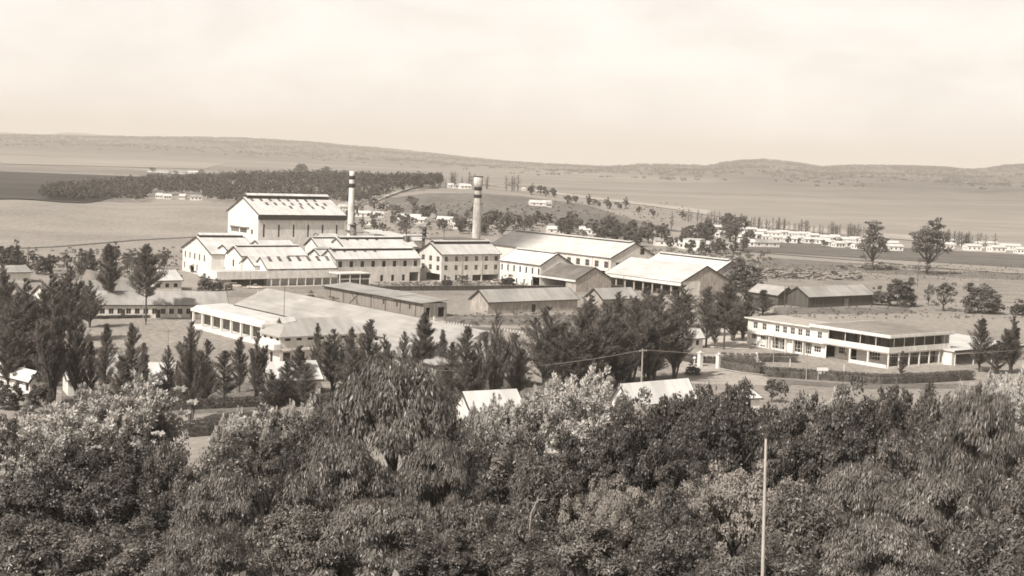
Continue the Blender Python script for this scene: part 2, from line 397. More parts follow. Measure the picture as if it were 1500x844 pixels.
# near surfaces
patch('sports_lawn', [(108, 467), (330, 462), (470, 556), (95, 560)], LAWN, 30, 20, .04)
patch('works_yard', [(262, 421), (770, 414), (905, 431), (300, 436)], SOIL, 40, 10, .04)
patch('stock_yard', [(1090, 392), (1520, 402), (1540, 446), (1120, 432)], SOIL, 40, 14, .04)
patch('club_forecourt', [(1000, 519), (1075, 519), (1140, 566), (985, 562)], TRACK, 16, 10, .06)
patch('club_yard', [(1010, 490), (1098, 470), (1098, 512), (1010, 508)], mat('pale_yard', .5, .6, .3, .95, coords='World'), 16, 10, .05)
patch('club_lawn', [(1070, 512), (1420, 536), (1460, 552), (1090, 546)], LAWN, 30, 8, .03)
ribbon('road', [(90, 610), (240, 604), (480, 588), (700, 570), (900, 560), (1010, 552), (1100, 556), (1240, 566), (1420, 566)], 6.5, TAR, .05)
ribbon('pavement', [(90, 601), (240, 596), (480, 581), (640, 568)], 1.6, TRACK, .12)
ribbon('dirt_track', [(535, 300), (575, 285), (622, 273)], 7, TRACK, .9)
ribbon('dirt_track', [(230, 424), (470, 419), (560, 416), (700, 420)], 4, TRACK, .10)
ribbon('dirt_track', [(1245, 389), (1330, 395), (1500, 400)], 5, TRACK, .10)
ribbon('road', [(455, 441), (560, 470), (640, 478), (760, 484), (860, 482)], 6, TAR, .08)
def railway(pts):
    ribbon('railway_bed', pts, 5.0, mat('railway_ballast', .06, .1, 1, .9, coords='World'), .1)
railway([(1050, 364), (1120, 371), (1260, 382), (1420, 397), (1520, 403)])

# ------------------------------------------------------------------ buildings
TH = R(38)
def axes(th): return np.array([math.cos(th), math.sin(th)]), np.array([-math.sin(th), math.cos(th)])
def reach(A, d, z, xt):
    lo, hi = 0.0, 400.0
    s = proj((A[0] + d[0] * .5, A[1] + d[1] * .5, z))[0] > proj((A[0], A[1], z))[0]
    for _ in range(50):
        k = (lo + hi) / 2; x = proj((A[0] + d[0] * k, A[1] + d[1] * k, z))[0]
        if (x < xt) == s: lo = k
        else: hi = k
    return (lo + hi) / 2
WCACHE = {}
def window_meshes(w, h, mul, fr):
    key = (round(w, 2), round(h, 2), mul, fr.name)
    if key not in WCACHE:
        f = MB(); t = .12 if w > 1.2 else .08
        f.box(-w / 2, -w / 2 + t, 0, .12, 0, h); f.box(w / 2 - t, w / 2, 0, .12, 0, h)
        f.box(-w / 2 + t, w / 2 - t, 0, .12, 0, t); f.box(-w / 2 + t, w / 2 - t, 0, .12, h - t, h)
        nx, nz = mul
        for i in range(1, nx): x = -w / 2 + w * i / nx; f.box(x - t * .35, x + t * .35, .02, .1, t, h - t)
        for i in range(1, nz):
            z = h * i / nz
            for j in range(nx):
                a = -w / 2 + w * j / nx + t * .4; b = -w / 2 + w * (j + 1) / nx - t * .4; f.box(a, b, .03, .09, z - t * .3, z + t * .3)
        p = MB(); p.poly([(-w / 2 + .02, .14, .02), (w / 2 - .02, .14, .02), (w / 2 - .02, .14, h - .02), (-w / 2 + .02, .14, h - .02)])
        WCACHE[key] = (f.mesh('window', fr), p.mesh('pane', GLASS))
    return WCACHE[key]
class Building:
    def __init__(s, name, label, cat, A, xC=None, xB=None, h=4, W=None, D=None, th=TH, group=None, z0=None, at=None):
        if at is not None: s.A = np.array(at[:2], float)
        else:
            s.A = Pz(A[0], A[1], h + (z0 or 0))
        eu, ev = axes(th); zz = h + (z0 or 0)
        s.W = W if W else reach(s.A, eu, zz, xC)
        s.D = D if D else reach(s.A, ev, zz, xB)
        s.h = h; s.th = th
        s.z0 = 0.0 if z0 is None else z0
        s.root = empty(name, (s.A[0], s.A[1], s.z0), th, label, cat, group)
        s.root.name = name
        s.holes = {'F': [], 'L': [], 'R': [], 'K': []}
        s.wallmat = WHITE
    def face(s, f):
        return {'F': ((0, 0), (1, 0), s.W), 'L': ((0, s.D), (0, -1), s.D), 'R': ((s.W, 0), (0, 1), s.D), 'K': ((s.W, s.D), (-1, 0), s.W)}[f]
    def win(s, f, c, z, w, h, mul=(1, 1), fr=None, pane=True, name='window'):
        s.holes[f].append((c - w / 2, c + w / 2, z, z + h))
        o, d, L = s.face(f); ang = math.atan2(d[1], d[0])
        wm, pm = window_meshes(w, h, mul, fr or GREYW)
        a = link(name, wm, s.root, (o[0] + d[0] * c + (-d[1]) * .08, o[1] + d[1] * c + d[0] * .08, z), ang)
        link('pane', pm, a)
    def row(s, f, n, a, b, z, w, h, **k):
        L = s.face(f)[2]
        for i in range(n): s.win(f, L * (a + (b - a) * (i / (n - 1) if n > 1 else .5)), z, w, h, **k)
    def opening(s, f, a, b, z0, z1):
        L = s.face(f)[2]; s.holes[f].append((L * a, L * b, z0, z1))
    def door(s, f, frac, w, h, mt=None):
        L = s.face(f)[2]; c = L * frac
        s.holes[f].append((c - w / 2, c + w / 2, 0.02, h)); o, d, L = s.face(f)
        m_ = MB(); m_.box(-w / 2, w / 2, .1, .16, 0, h); m_.box(-w / 2 + .1, w / 2 - .1, .07, .1, .2, h * .45); m_.box(-w / 2 + .1, w / 2 - .1, .07, .1, h * .52, h - .15)
        m_.build('door', mt or DARK, s.root, loc=(o[0] + d[0] * c, o[1] + d[1] * c, .02), rz=math.atan2(d[1], d[0]))
    def walls(s, mt, gable=None, rise=0, top=None, faces='FLRK', name='wall'):
        """gable: 'LR' or 'FK' faces that rise to the ridge"""
        mb = MB()
        for f in faces:
            o, d, L = s.face(f); nx, ny = d[1], -d[0]; H_ = top or s.h
            hs = [q for q in s.holes[f] if q[1] > q[0]]
            xs = sorted({0.0, L} | {min(max(x, 0), L) for q in hs for x in q[:2]}); zs = sorted({0.0, H_} | {min(max(x, 0), H_) for q in hs for x in q[2:]})
            P = lambda a, z, dp=0: (o[0] + d[0] * a - nx * dp, o[1] + d[1] * a - ny * dp, z)
            for i in range(len(xs) - 1):
                for j in range(len(zs) - 1):
                    cx, cz = (xs[i] + xs[i + 1]) / 2, (zs[j] + zs[j + 1]) / 2
                    if any(q[0] < cx < q[1] and q[2] < cz < q[3] for q in hs): continue
                    mb.poly([P(xs[i], zs[j]), P(xs[i + 1], zs[j]), P(xs[i + 1], zs[j + 1]), P(xs[i], zs[j + 1])])
            for q in hs:
                a, b, c, e = q; dp = .28
                mb.poly([P(a, c), P(a, e), P(a, e, dp), P(a, c, dp)]); mb.poly([P(b, e), P(b, c), P(b, c, dp), P(b, e, dp)])
                mb.poly([P(a, e), P(b, e), P(b, e, dp), P(a, e, dp)]); mb.poly([P(b, c), P(a, c), P(a, c, dp), P(b, c, dp)])
            if gable and f in gable: mb.poly([P(0, H_), P(L, H_), P(L / 2, H_ + rise)])
        mb.poly([(.3, .3, .02), (s.W - .3, .3, .02), (s.W - .3, s.D - .3, .02), (.3, s.D - .3, .02)])
        return mb.build(name, mt, s.root)
    def gable_roof(s, mt, rise, axis='u', ov=.5, ovg=.35, th=.14, name='roof', x0=None, x1=None):
        mb = MB(); W, D, h = s.W, s.D, s.h
        half, L = (D / 2, W) if axis == 'u' else (W / 2, D); sl = rise / half
        a0, a1 = -ovg, L + ovg
        def P(a, c, z): return (a, c, z) if axis == 'u' else (c, L - a, z)
        ze = h - ov * sl
        for e, r in ((-ov, half), (2 * half + ov, half)):
            b = [P(a0, e, ze), P(a1, e, ze), P(a1, r, h + rise), P(a0, r, h + rise)]
            mb.hexa(b, [(p[0], p[1], p[2] + th) for p in b])
        me = s_ = mb.build(name, mt, s.root)
        s.rise, s.axis, s.half, s.L = rise, axis, half, L
        s.Pf = P; s.rth = th
        return me
    def edge(s, mt=None, ov=.5):     # dark barge boards, one part for each gable slope
        sl = s.rise / s.half
        for a in (-.47, s.L + .36):
            for e, r in ((-ov, s.half - .02), (2 * s.half + ov, s.half + .02)):
                mb = MB(); ze = s.h - ov * sl
                b = [s.Pf(a, e, ze - .3), s.Pf(a + .1, e, ze - .3), s.Pf(a + .1, r, s.h + s.rise - .3), s.Pf(a, r, s.h + s.rise - .3)]
                mb.hexa(b, [(p[0], p[1], p[2] + .5) for p in b]); mb.build('barge_board', mt or DARK, s.root)
    def gutter(s, ov=.5, mt=None):
        mb = MB(); sl = s.rise / s.half; z = s.h - ov * sl
        c = -ov - .14
        p = [s.Pf(-.3, c, z - .12), s.Pf(s.L + .3, c, z - .12), s.Pf(s.L + .3, c + .12, z - .12), s.Pf(-.3, c + .12, z - .12)]
        mb.hexa(p, [(q[0], q[1], q[2] + .2) for q in p]); mb.build('gutter', mt or DARK, s.root)
    def vent(s, mt, w=2.2, hh=.9, a0=.02, a1=.98):
        zr = s.h + s.rise; L = s.L; x0, x1 = L * a0, L * a1; c = s.half
        lv = MB(); p = [s.Pf(x0 + .2, c - w / 2 + .25, zr - .5), s.Pf(x1 - .2, c - w / 2 + .25, zr - .5), s.Pf(x1 - .2, c + w / 2 - .25, zr - .5), s.Pf(x0 + .2, c + w / 2 - .25, zr - .5)]
        lv.hexa(p, [(q[0], q[1], zr + hh * .55) for q in p])
        mb = MB()
        for e in (-w / 2, w / 2):
            b = [s.Pf(x0, c + e, zr + hh * .5), s.Pf(x1, c + e, zr + hh * .5), s.Pf(x1, c, zr + hh), s.Pf(x0, c, zr + hh)]
            mb.hexa(b, [(q[0], q[1], q[2] + .12) for q in b])
        o = mb.build('ridge_vent', mt, s.root); lv.build('louvre', DARK, o)
    def skylights(s, rows, mt, w=1.2, l=2.2):
        sl = s.rise / s.half
        for n, a0, a1, t in rows:
            for i in range(n):
                a = s.L * (a0 + (a1 - a0) * i / max(1, n - 1)); c0 = s.half * t; c1 = c0 + l
                mb = MB(); b = [s.Pf(a, c0, s.h + c0 * sl + s.rth), s.Pf(a + w, c0, s.h + c0 * sl + s.rth), s.Pf(a + w, c1, s.h + c1 * sl + s.rth), s.Pf(a, c1, s.h + c1 * sl + s.rth)]
                mb.hexa(b, [(q[0], q[1], q[2] + .06) for q in b]); mb.build('skylight', mt, s.root)
    def downpipes(s, f, fr, mt=None):
        o, d, L = s.face(f)
        for k in fr:
            mb = MB(); mb.tube((0, -.1, 0), (0, -.1, s.h - .2), .08, n=6); mb.build('downpipe', mt or GREYW, s.root, loc=(o[0] + d[0] * L * k, o[1] + d[1] * L * k, 0), rz=math.atan2(d[1], d[0]))

def shed(name, label, cat, A, xC, xB, h, rise, axis='u', wm=None, rm=None, vent=False, rows=(), opens=(), doors=(), group=None, th=TH, sky=None, skym=None, ov=.5, W=None, D=None, edge=True, ventw=2.2, venth=.9, pipes=(), z0=None, at=None):
    b = Building(name, label, cat, A, xC, xB, h, W, D, th, group, z0, at)
    for r in rows: b.row(*r[:7], **(r[7] if len(r) > 7 else {}))
    for r in opens: b.opening(*r)
    for r in doors: b.door(*r)
    b.walls(wm or WHITE, 'LR' if axis == 'u' else 'FK', rise)
    b.gable_roof(rm or TIN, rise, axis, ov)
    if edge: b.edge(ov=ov)
    b.gutter(ov)
    if vent: b.vent(rm or TIN, ventw, venth)
    if sky: b.skylights(sky, skym or GREYW)
    for p in pipes: b.downpipes(*p)
    return b
SKY1 = mat('skylight_sheet', .10, .2, 1, .4, rnd=.3)
# great mill hall
b = shed('mill_hall', 'tallest white hall with steep bright roof, slit windows and a roof monitor', 'industrial hall', (378.7, 313), 504.8, 334.4, 19.5, 5.9, 'u', WHITE, TINW, True,
         rows=[('L', 4, .14, .34, 11.2, 1.5, 1.9), ('L', 4, .44, .60, 11.2, 1.5, 1.9), ('L', 1, .80, .80, 11.0, 1.6, 1.9), ('L', 2, .12, .3, 5.6, 2.0, .9), ('F', 6, .065, .91, 10.2, .75, 5.0, {'fr': DARK})],
         sky=[(8, .05, .78, .74), (8, .18, .86, .50), (4, .42, .8, .3)], skym=SKY1, ov=1.0, ventw=3.2, venth=1.6)
mb = MB(); mb.box(-.3, b.W + .3, -1.05, -.25, b.h - 2.4, b.h - .75); mb.build('eaves_louvre', DARK, b.root)
mb = MB(); mb.box(-1.2, -.02, b.D * .28, b.D * .92, 13.7, 13.95); mb.build('window_hood', WHITE, b.root)
mb = MB(); mb.tube((0, b.D * .5, b.h + b.rise), (0, b.D * .5, b.h + b.rise + 8.5), .07, .04, 5); mb.build('lightning_rod', METAL, b.root)
HALL = b
# hall lean-to
b = Building('mill_annex', 'bright flat roofed annex along the foot of the tallest hall', 'industrial annex', (379, 349.5), 454, None, 8.6, D=12)
b.opening('F', .03, .97, 5.4, 7.6); b.walls(CREAM); mb = MB(); mb.hexa([(-.6, -.8, 8.6), (b.W + .5, -.8, 8.6), (b.W + .5, b.D, 9.4), (-.6, b.D, 9.4)], [(-.6, -.8, 8.9), (b.W + .5, -.8, 8.9), (b.W + .5, b.D, 9.7), (-.6, b.D, 9.7)]); mb.build('roof', TINW, b.root)
# west wing, two storeys
b = shed('boiler_house', 'white two storey building with five upper gable windows, left end of the works', 'factory building', (310, 372), 379, 267.6, 8.3, 4.9, 'u', WHITE, TINW, True,
         rows=[('L', 5, .10, .76, 5.0, 1.5, 2.3), ('L', 2, .08, .52, 1.1, 1.3, 2.2)], opens=[('L', .28, .42, .1, 2.4)], th=R(31), ventw=2.6, venth=1.3)
mb = MB(); mb.hexa([(-1.6, b.D * .57, 2.9), (0, b.D * .57, 3.2), (0, b.D * .73, 3.2), (-1.6, b.D * .73, 2.9)], [(-1.6, b.D * .57, 3.0), (0, b.D * .57, 3.9), (0, b.D * .73, 3.9), (-1.6, b.D * .73, 3.0)]); mb.build('awning', WHITE, b.root)
# run of saw-tooth gabled sheds
shed('gabled_shed', 'white gabled shed directly right of the five windowed west building', 'factory shed', (343, 376), 400, 311, 7.9, 3.4, 'u', WHITE, TINW, False,
     rows=[('L', 1, .45, .45, 5.6, 1.3, 2.6), ('L', 3, .2, .95, 1.6, 1.1, 2.2)])
shed('gabled_shed', 'white gabled shed with a single tall window and long ridge vent, below the tallest hall', 'factory shed', (354, 374.5), 449, 332.5, 8.8, 2.7, 'u', WHITE, TINW, True,
     rows=[('L', 1, .45, .45, 4.6, 1.2, 2.4)], ventw=1.8, venth=.6)
shed('brick_lookout_shed', 'narrow shed with three square windows just below the tallest hall', 'factory shed', (383.5, 362.3), 433, 371, 10.9, 2.0, 'u', CREAM, TINW, False, rows=[('F', 3, .17, .83, 8.6, 1.2, 2.0)], D=9)
shed('gabled_shed', 'small white pointed gable between the flagpole and the flat canopy', 'factory shed', (373, 388.7), 430, 352.8, 6.2, 2.6, 'u', WHITE, TINW, False, rows=[('L', 2, .15, .6, 3.4, .8, .8)])
shed('skylit_shed', 'low shed with a row of slanted dark skylights over the flat canopy', 'factory shed', (391, 391.8), 491, 373, 5.9, 3.0, 'u', WHITE, TINW, False,
     rows=[('F', 6, .06, .86, 4.9, 1.6, .8)], sky=[(7, .08, .93, .52)], skym=SKY1, ov=.9)
shed('gabled_shed', 'pointed white gable behind the skylit shed', 'factory shed', (471, 376.6), 500, 450.7, 8.1, 2.4, 'u', WHITE, TINW, True, ventw=1.6, venth=.5)
shed('long_shed', 'long two storey shed with eight dark upper windows left of the three storey block', 'factory building', (491.5, 379.2), 616, 471, 8.4, 2.7, 'u', CREAM, TINW, True,
     rows=[('F', 8, .055, .94, 5.4, 1.45, 2.1, {'fr': DARK}), ('F', 3, .54, .80, .3, 1.2, 2.2, {'fr': DARK})], opens=[('F', .872, .985, .05, 3.3)], sky=[(5, .03, .5, .68)], skym=SKY1, ventw=2.0, venth=.9)
shed('rear_shed', 'white roofed shed with a long ridge vent just in front of the slim chimney', 'factory shed', (504, 361.5), 610, 482.7, 11.3, 2.7, 'u', CREAM, TINW, True, rows=[('F', 5, .1, .9, 9.6, 1.3, 1.2)], sky=[(4, .1, .5, .7)], skym=SKY1, ventw=2.2, venth=.8)
shed('rear_shed', 'white roofed shed left of the slim chimney foot with a dark ridge line', 'factory shed', (466, 361), 499, 447, 11.0, 2.8, 'u', WHITE, TINW, True, ventw=1.8, venth=.5)
shed('low_shed', 'small flat hipped roof behind the sheds at the right foot of the tallest hall', 'factory shed', (474, 349.5), 497, 462, 12.4, 1.6, 'u', CREAM, TIN, edge=False)
# low dark roof and white plates between the tanks
b = Building('low_dark_shed', 'low dark roofed strip building behind the long eight windowed shed', 'factory shed', (530, 365.0), 624, None, 10.6, D=9)
b.walls(DARK); mb = MB(); mb.box(-.4, b.W + .4, -.5, b.D, b.h, b.h + .25); mb.build('roof', TIND, b.root)
shed('rear_shed', 'bright roof behind the dark tank and smoking stack', 'factory shed', (560, 352.5), 636, 540, 11.2, 1.3, 'u', CREAM, TINW, True, ventw=2, venth=.7)
for (x, y, w, dd, lb) in ((549, 342.6, 8.0, 9, 'smaller raised platform roof on legs right of the slim chimney'), (574, 346.5, 8.5, 15, 'larger raised platform roof on legs left of the dark tank')):
    A = Pz(x, y, 13.9); r = empty('platform_roof', (A[0], A[1], 0), TH, lb, 'platform roof')
    mb = MB(); mb.hexa([(0, 0, 13.6), (w, 0, 13.6), (w, dd, 14.8), (0, dd, 14.8)], [(0, 0, 13.8), (w, 0, 13.8), (w, dd, 15.0), (0, dd, 15.0)]); mb.build('roof', TINW, r)
    mb = MB(); mb.box(-.3, w + .3, -.3, -.05, 13.2, 13.55); mb.build('beam', DARK, r)
    for px_, py_ in ((.4, .4), (w - .4, .4), (.4, dd - .4), (w - .4, dd - .4)):
        mb = MB(); mb.tube((px_, py_, 0), (px_, py_, 13.5), .14, n=6); mb.build('leg', METAL, r)
A = Pz(521, 341.5, 14.1); r = empty('pipe_gantry', (A[0], A[1], 0), R(28), 'pale horizontal pipe gantry right of the slim chimney', 'gantry')
mb = MB(); mb.box(0, 8.5, 0, 1.4, 13.2, 14.0); mb.build('duct', TINW, r)
for x in (1, 4.2, 7.4): mb = MB(); mb.tube((x, .7, 0), (x, .7, 13.2), .15, n=6); mb.build('leg', METAL, r)
# three storey block
b = shed('three_storey_block', 'three storey white block with a grid of small windows in the middle of the works', 'factory building', (647.2, 372.3), 733, 614.4, 10.0, 3.6, 'u', CREAM, TIN, True,
         rows=[('F', 6, .08, .93, 7.3, 1.45, 1.8, {'mul': (2, 2)}), ('F', 6, .08, .93, 4.1, 1.55, 1.8, {'mul': (2, 2)}), ('F', 3, .07, .44, .3, 1.1, 2.1), ('L', 3, .18, .84, 7.1, 1.9, 1.9, {'mul': (2, 2)}), ('L', 3, .18, .84, 3.9, 1.9, 1.9, {'mul': (2, 2)})],
         opens=[('F', .53, .68, .05, 2.3), ('F', .70, .99, .05, 2.3), ('L', .32, .95, .05, 2.7)], ventw=3.0, venth=1.0, pipes=[('F', (.345, .69))])
THREE = b
b = Building('clerestory_shed', 'dark edged clerestory roof rising behind the three storey block', 'factory shed', (650, 351.5), 707, None, 14.6, D=12)
b.walls(GREYW); mb = MB(); mb.box(-.6, b.W + .6, -.6, b.D + .6, 14.6, 14.75); mb.build('roof', TIND, b.root)
mb = MB(); mb.tube((0, 0, 14.6), (0, 0, 18.6), .08, n=5); mb.build('mast', METAL, b.root)
# two storey wing to the right
b = shed('white_wing', 'two storey white wing with small windows joined right of the three storey block', 'factory building', (792, 388), 839, 733, 8.0, 3.9, 'v', WHITE, TINW, True,
         rows=[('L', 7, .05, .96, 4.4, .9, 2.2, {'fr': DARK}), ('L', 5, .06, .80, .4, .8, 1.7, {'fr': DARK})], opens=[('L', .80, .99, .05, 3.4)], ventw=1.8, venth=.5, pipes=[('L', (.22, .83))])
mb = MB(); mb.box(2, 3.8, -.06, .02, 3.5, 5.2); mb.build('vent_panel', DARK, b.root)
b = Building('dark_roofed_shed', 'dark tin roofed open shed with a plain gable in front of the two storey wing', 'factory shed', (844.5, 409), 895.5, 791, 4.6)
b.opening('L', .03, .72, .05, 3.4)
for a in (.3, .5, .72): b.opening('F', a, a + .04, .9, 1.2)
b.walls(GREYW, 'FK', 3.9); b.gable_roof(TIND, 3.9, 'v', .6); b.edge(ov=.6)
mb = MB(); mb.box(-.75, -.62, -.3, b.D + .3, 3.6, 4.25); mb.build('fascia', WHITE, b.root)
# great warehouse
b = shed('sugar_warehouse', 'longest warehouse with a soot stained pale roof and a plain grey gable facing right', 'warehouse', (895, 377.6), 963, 720, 7.9, 5.7, 'v', CREAM, SOOTY, True,
         rows=[('L', 6, .60, .965, 3.6, 2.5, 2.6, {'mul': (3, 2), 'fr': GREYW}), ('F', 1, .16, .16, 3.2, 2.6, 2.8, {'fr': GREYW, 'mul': (3, 2)})], opens=[('L', .9, .96, .1, 2.4)], ventw=2.2, venth=.6, pipes=[('L', (.985, .86))])
mb = MB(); mb.box(b.W * .62, b.W * .62 + 2.2, -.08, -.01, 9.0, 11.3); mb.build('gable_vent', DARK, b.root)
# open shed right
b = Building('open_storage_shed', 'wide open sided shed with a streaked pale roof at the right end of the works', 'storage shed', (999, 412.7), 1068, 889, 5.4)
for i in range(8): b.opening('L', .02 + i * .122, .02 + i * .122 + .105, .05, 3.6)
b.walls(GREYW, 'FK', 5.2); b.gable_roof(TIN, 5.2, 'v', .7); b.edge(ov=.7)
mb = MB(); mb.box(-.9, -.74, -.3, b.D + .3, 3.9, 4.9); mb.build('fascia', WHITE, b.root)
mb = MB(); mb.box(.3, b.W * .38, -.09, -.01, .2, 5.4); mb.build('gable_panel', CREAM, b.root)
shed('rear_storage_shed', 'bright ridge and roof end showing behind the wide open sided shed', 'storage shed', (1040, 404), 1100, 935, 5.8, 5.2, 'v', CREAM, TINW, True, ventw=2, venth=.6)

# flat canopied office front
b = Building('office_annex', 'low flat roofed front building with a deep white fascia on posts', 'canopy building', (318, 398.3), 497, 291, 5.0)
W_, D_ = b.W, b.D
mb = MB(); mb.box(0, W_, 0, .3, 2.4, 5.0); mb.box(0, .28, .3, D_, 2.4, 5.0); mb.build('fascia', WHITE, b.root)
mb = MB(); mb.box(.3, W_, .32, D_, 4.3, 4.6); mb.build('roof', TINW, b.root)
mb = MB(); mb.box(1, W_, 5.0, 5.3, 0, 4.3); mb.box(.6, .9, 5.0, D_, 0, 4.3); mb.build('back_wall', mat('shade_toned_recess_wall', .13, .2, .5, .9), b.root)  # dark wall colour stands in for the shade inside the open recess
mb = MB(); mb.box(.6, W_ * .12, .6, 5, 0, 2.4); mb.build('wall', GREYW, b.root)
for i in range(9):
    mb = MB(); mb.box(-.16, .16, .05, .3, 0, 2.4); mb.build('post', WHITE, b.root, loc=(W_ * (.435 + .565 * i / 8) - (.3 if i == 8 else 0), 0, 0))
for i in range(5): mb = MB(); mb.box(0, 1.1, 4.9, 4.99, .8, 2.6); mb.build('window', GLASS, b.root, loc=(W_ * (.45 + .11 * i), 0, 0))
b = Building('glazed_canopy', 'two level glazed veranda joined to the right end of the low fascia front', 'veranda', (497.5, 402), 543, None, 4.3, D=7)
W_ = b.W
mb = MB(); mb.box(0, W_, -.3, b.D, 4.3, 4.6); mb.build('roof', WHITE, b.root)
mb = MB(); mb.box(0, W_, 1.0, 1.25, 0, 4.3); mb.build('wall', mat('shade_toned_recess_wall', .2, .3), b.root)
mb = MB(); mb.box(0, W_, .1, .3, 2.5, 2.7); mb.build('beam', WHITE, b.root)
for i in range(4):
    mb = MB(); mb.box(-.13, .13, -.1, .16, 0, 4.3); mb.build('post', WHITE, b.root, loc=(.15 + (W_ - .3) * i / 3, 0, 0))
for i in range(3):
    wm, pm = window_meshes(W_ / 3 - .5, 1.4, (7, 1), GREYW); a = link('window', wm, b.root, (W_ * (i + .5) / 3, .15, 2.8), 0); link('pane', pm, a)

# chimneys and tanks
def chimney(name, label, px, ytop, D, prof, bands, mt):
    p = at_dist(px, ytop, D); zt = p[2]; r = empty(name, (p[0], p[1], 0), 0, label, 'chimney')
    mb = MB(); mb.lathe([(0, prof[0]), (zt * .6, prof[1]), (zt - prof[4], prof[2]), (zt - prof[4] + .5, prof[3]), (zt, prof[3]), (zt, prof[3] * .8), (zt - 3, prof[3] * .8)], 24); mb.build('shaft', mt, r, True)
    for y0, y1 in bands:
        a = at_dist(px, y0, D)[2]; b_ = at_dist(px, y1, D)[2]; rr = (prof[3] if zt - b_ < prof[4] - .3 else prof[2] + (prof[1] - prof[2]) * max(0, (zt - prof[4] - b_) / (zt * .4 - prof[4]))) + .07
        mb = MB(); mb.lathe([(b_, rr - .1), (b_, rr), (a, rr), (a, rr - .1)], 24); mb.build('band', BLACK, r, True)
    return r, zt
SHAFT = mat('whitewashed_shaft', .7, .84, .4, .85, tint=(1, .96, .9), extra=second_noise(.6, .7, 1.05, (1, 1, .3)))
SHAFT2 = mat('stained_shaft', .5, .74, .5, .85, tint=(1, .95, .88), extra=second_noise(.5, .6, 1.05, (1, 1, .25)))
r, zt = chimney('slim_chimney', 'slim white chimney with two black bands near its top beside the tallest hall', 516, 251, 575, (1.35, 1.2, .98, 1.05, 1.9), ((257.5, 263), (269, 275)), SHAFT)
mb = MB(); mb.lathe([(14.2, 1.22), (14.2, 2.0), (14.6, 2.0), (14.6, 1.2)], 20); mb.build('platform', METAL, r)
mb = MB(); mb.tube((1.5, -.1, 0), (1.25, -.1, zt - 1), .06, n=5); mb.build('ladder', METAL, r)
r, zt = chimney('thick_chimney', 'thick stained chimney with a flared top and two dark bands behind the three storey block', 701, 258, 590, (1.75, 1.62, 1.45, 1.85, 4.4), ((273.5, 279), (285, 290)), SHAFT2)
mb = MB(); mb.lathe([(zt - .35, 1.8), (zt - .35, 2.0), (zt, 2.0), (zt, 1.8)], 24); mb.build('rim', BLACK, r)
def tank(name, label, px, y, D, rad, platforms=(), top=0, cat='tank', mt=METAL):
    p = at_dist(px, y, D); r = empty(name, (p[0], p[1], 0), 0, label, cat)
    mb = MB(); mb.lathe([(0, rad), (p[2] - .1, rad), (p[2], rad * .9), (p[2], 0.01)], 16); mb.build('shell', mt, r, True)
    for dz in platforms: mb = MB(); mb.lathe([(p[2] - dz, rad), (p[2] - dz, rad + .9), (p[2] - dz + .15, rad + .9), (p[2] - dz + .15, rad)], 14); mb.build('platform', METAL, r)
    if top: mb = MB(); mb.tube((0, 0, p[2]), (0, 0, p[2] + top), .18, n=6); mb.build('vent_pipe', METAL, r)
    return p
tank('settling_tank', 'grey cylindrical tank at the foot of the slim chimney', 517.5, 329, 566, 1.2, (.2,), cat='tank', mt=mat('tank_steel', .12, .2, 1, .5))
tank('process_tank', 'short dark tank with a vent pipe between the bright roofs', 595.3, 346, 545, 1.25, (), 1.8)
ST = tank('steam_stack', 'narrow dark stack with ring platforms and white steam', 622, 332, 552, .8, (2.5, 4.6, 0.9), 0, 'stack')
r = empty('process_pipes', (*Pz(459, 350, 11.4), 0), TH, 'pair of curved dark process pipes at the right foot of the tallest hall', 'pipes')
for k in range(2):
    mb = MB(); pts = [(k * 1.7 + 1.0 - math.cos(a) * .9, 0, 12.6 + math.sin(a) * .9) for a in np.linspace(0, math.pi, 8)]
    pts = [(pts[0][0], 0, 7)] + pts + [(pts[-1][0], 0, 7)]
    for a_, b_ in zip(pts[:-1], pts[1:]): mb.tube(a_, b_, .14, n=6)
    mb.build('pipe', METAL, r)

# long low sheds in front of the works
shed('long_low_shed', 'long low shed with a small dark door in its pale left gable', 'shed', (715.4, 441.8), 846, 689, 3.6, 2.9, 'u', GREYW, TING, False, doors=[('F', .5, 1.6, 2.3)])
shed('low_shed', 'shorter low shed half hidden by trees, right of the long low shed', 'shed', (883, 437.5), 935, 858.5, 3.6, 2.7, 'u', GREYW, TING, False)
for (px, py) in ((699.5, 437.6), (870.2, 433.6)):
    p = Pz(px, py, 4.3)
b = Building('lean_to_shed', 'long board sided lean-to with a stepped dark roof edge and crossed braces', 'shed', (620.8, 444.8), 655, 475, 4.0)
for a in (.62, .75, .87): b.win('L', b.D * a, 1.6, .9, 1.6, pane=False)
b.opening('F', .1, .28, .05, 2.8); b.opening('F', .62, .9, .05, 2.8)
b.walls(WOOD)
mb = MB(); q = b.D
for i, (a, c, z) in enumerate(((0, .5, 4.0), (.5, .72, 4.12), (.72, 1.0, 3.95))):
    mb.hexa([(-.6, q * (1 - c) if i == 2 or True else 0, z), (b.W + .6, q * (1 - c), z + .7), (b.W + .6, q * (1 - a) - .02, z + .7), (-.6, q * (1 - a) - .02, z)], [(-.6, q * (1 - c), z + .22), (b.W + .6, q * (1 - c), z + .92), (b.W + .6, q * (1 - a) - .02, z + .92), (-.6, q * (1 - a) - .02, z + .22)])
mb.build('roof', TIND if False else TING, b.root)
mb = MB(); mb.box(-.78, -.64, -.1, q, 3.75, 4.05); mb.build('roof_edge', DARK, b.root)
for i in range(7):
    mb = MB(); mb.box(-.12, -.02, 0, .16, 0, 3.9); mb.build('post', DARK, b.root, loc=(0, q * (i + .5) / 7, 0))
mb = MB(); mb.tube((-.1, q * .62, .2), (-.1, q * .72, 3.8), .07, n=5); mb.tube((-.1, q * .72, .2), (-.1, q * .62, 3.8), .07, n=5); mb.build('brace', DARK, b.root)
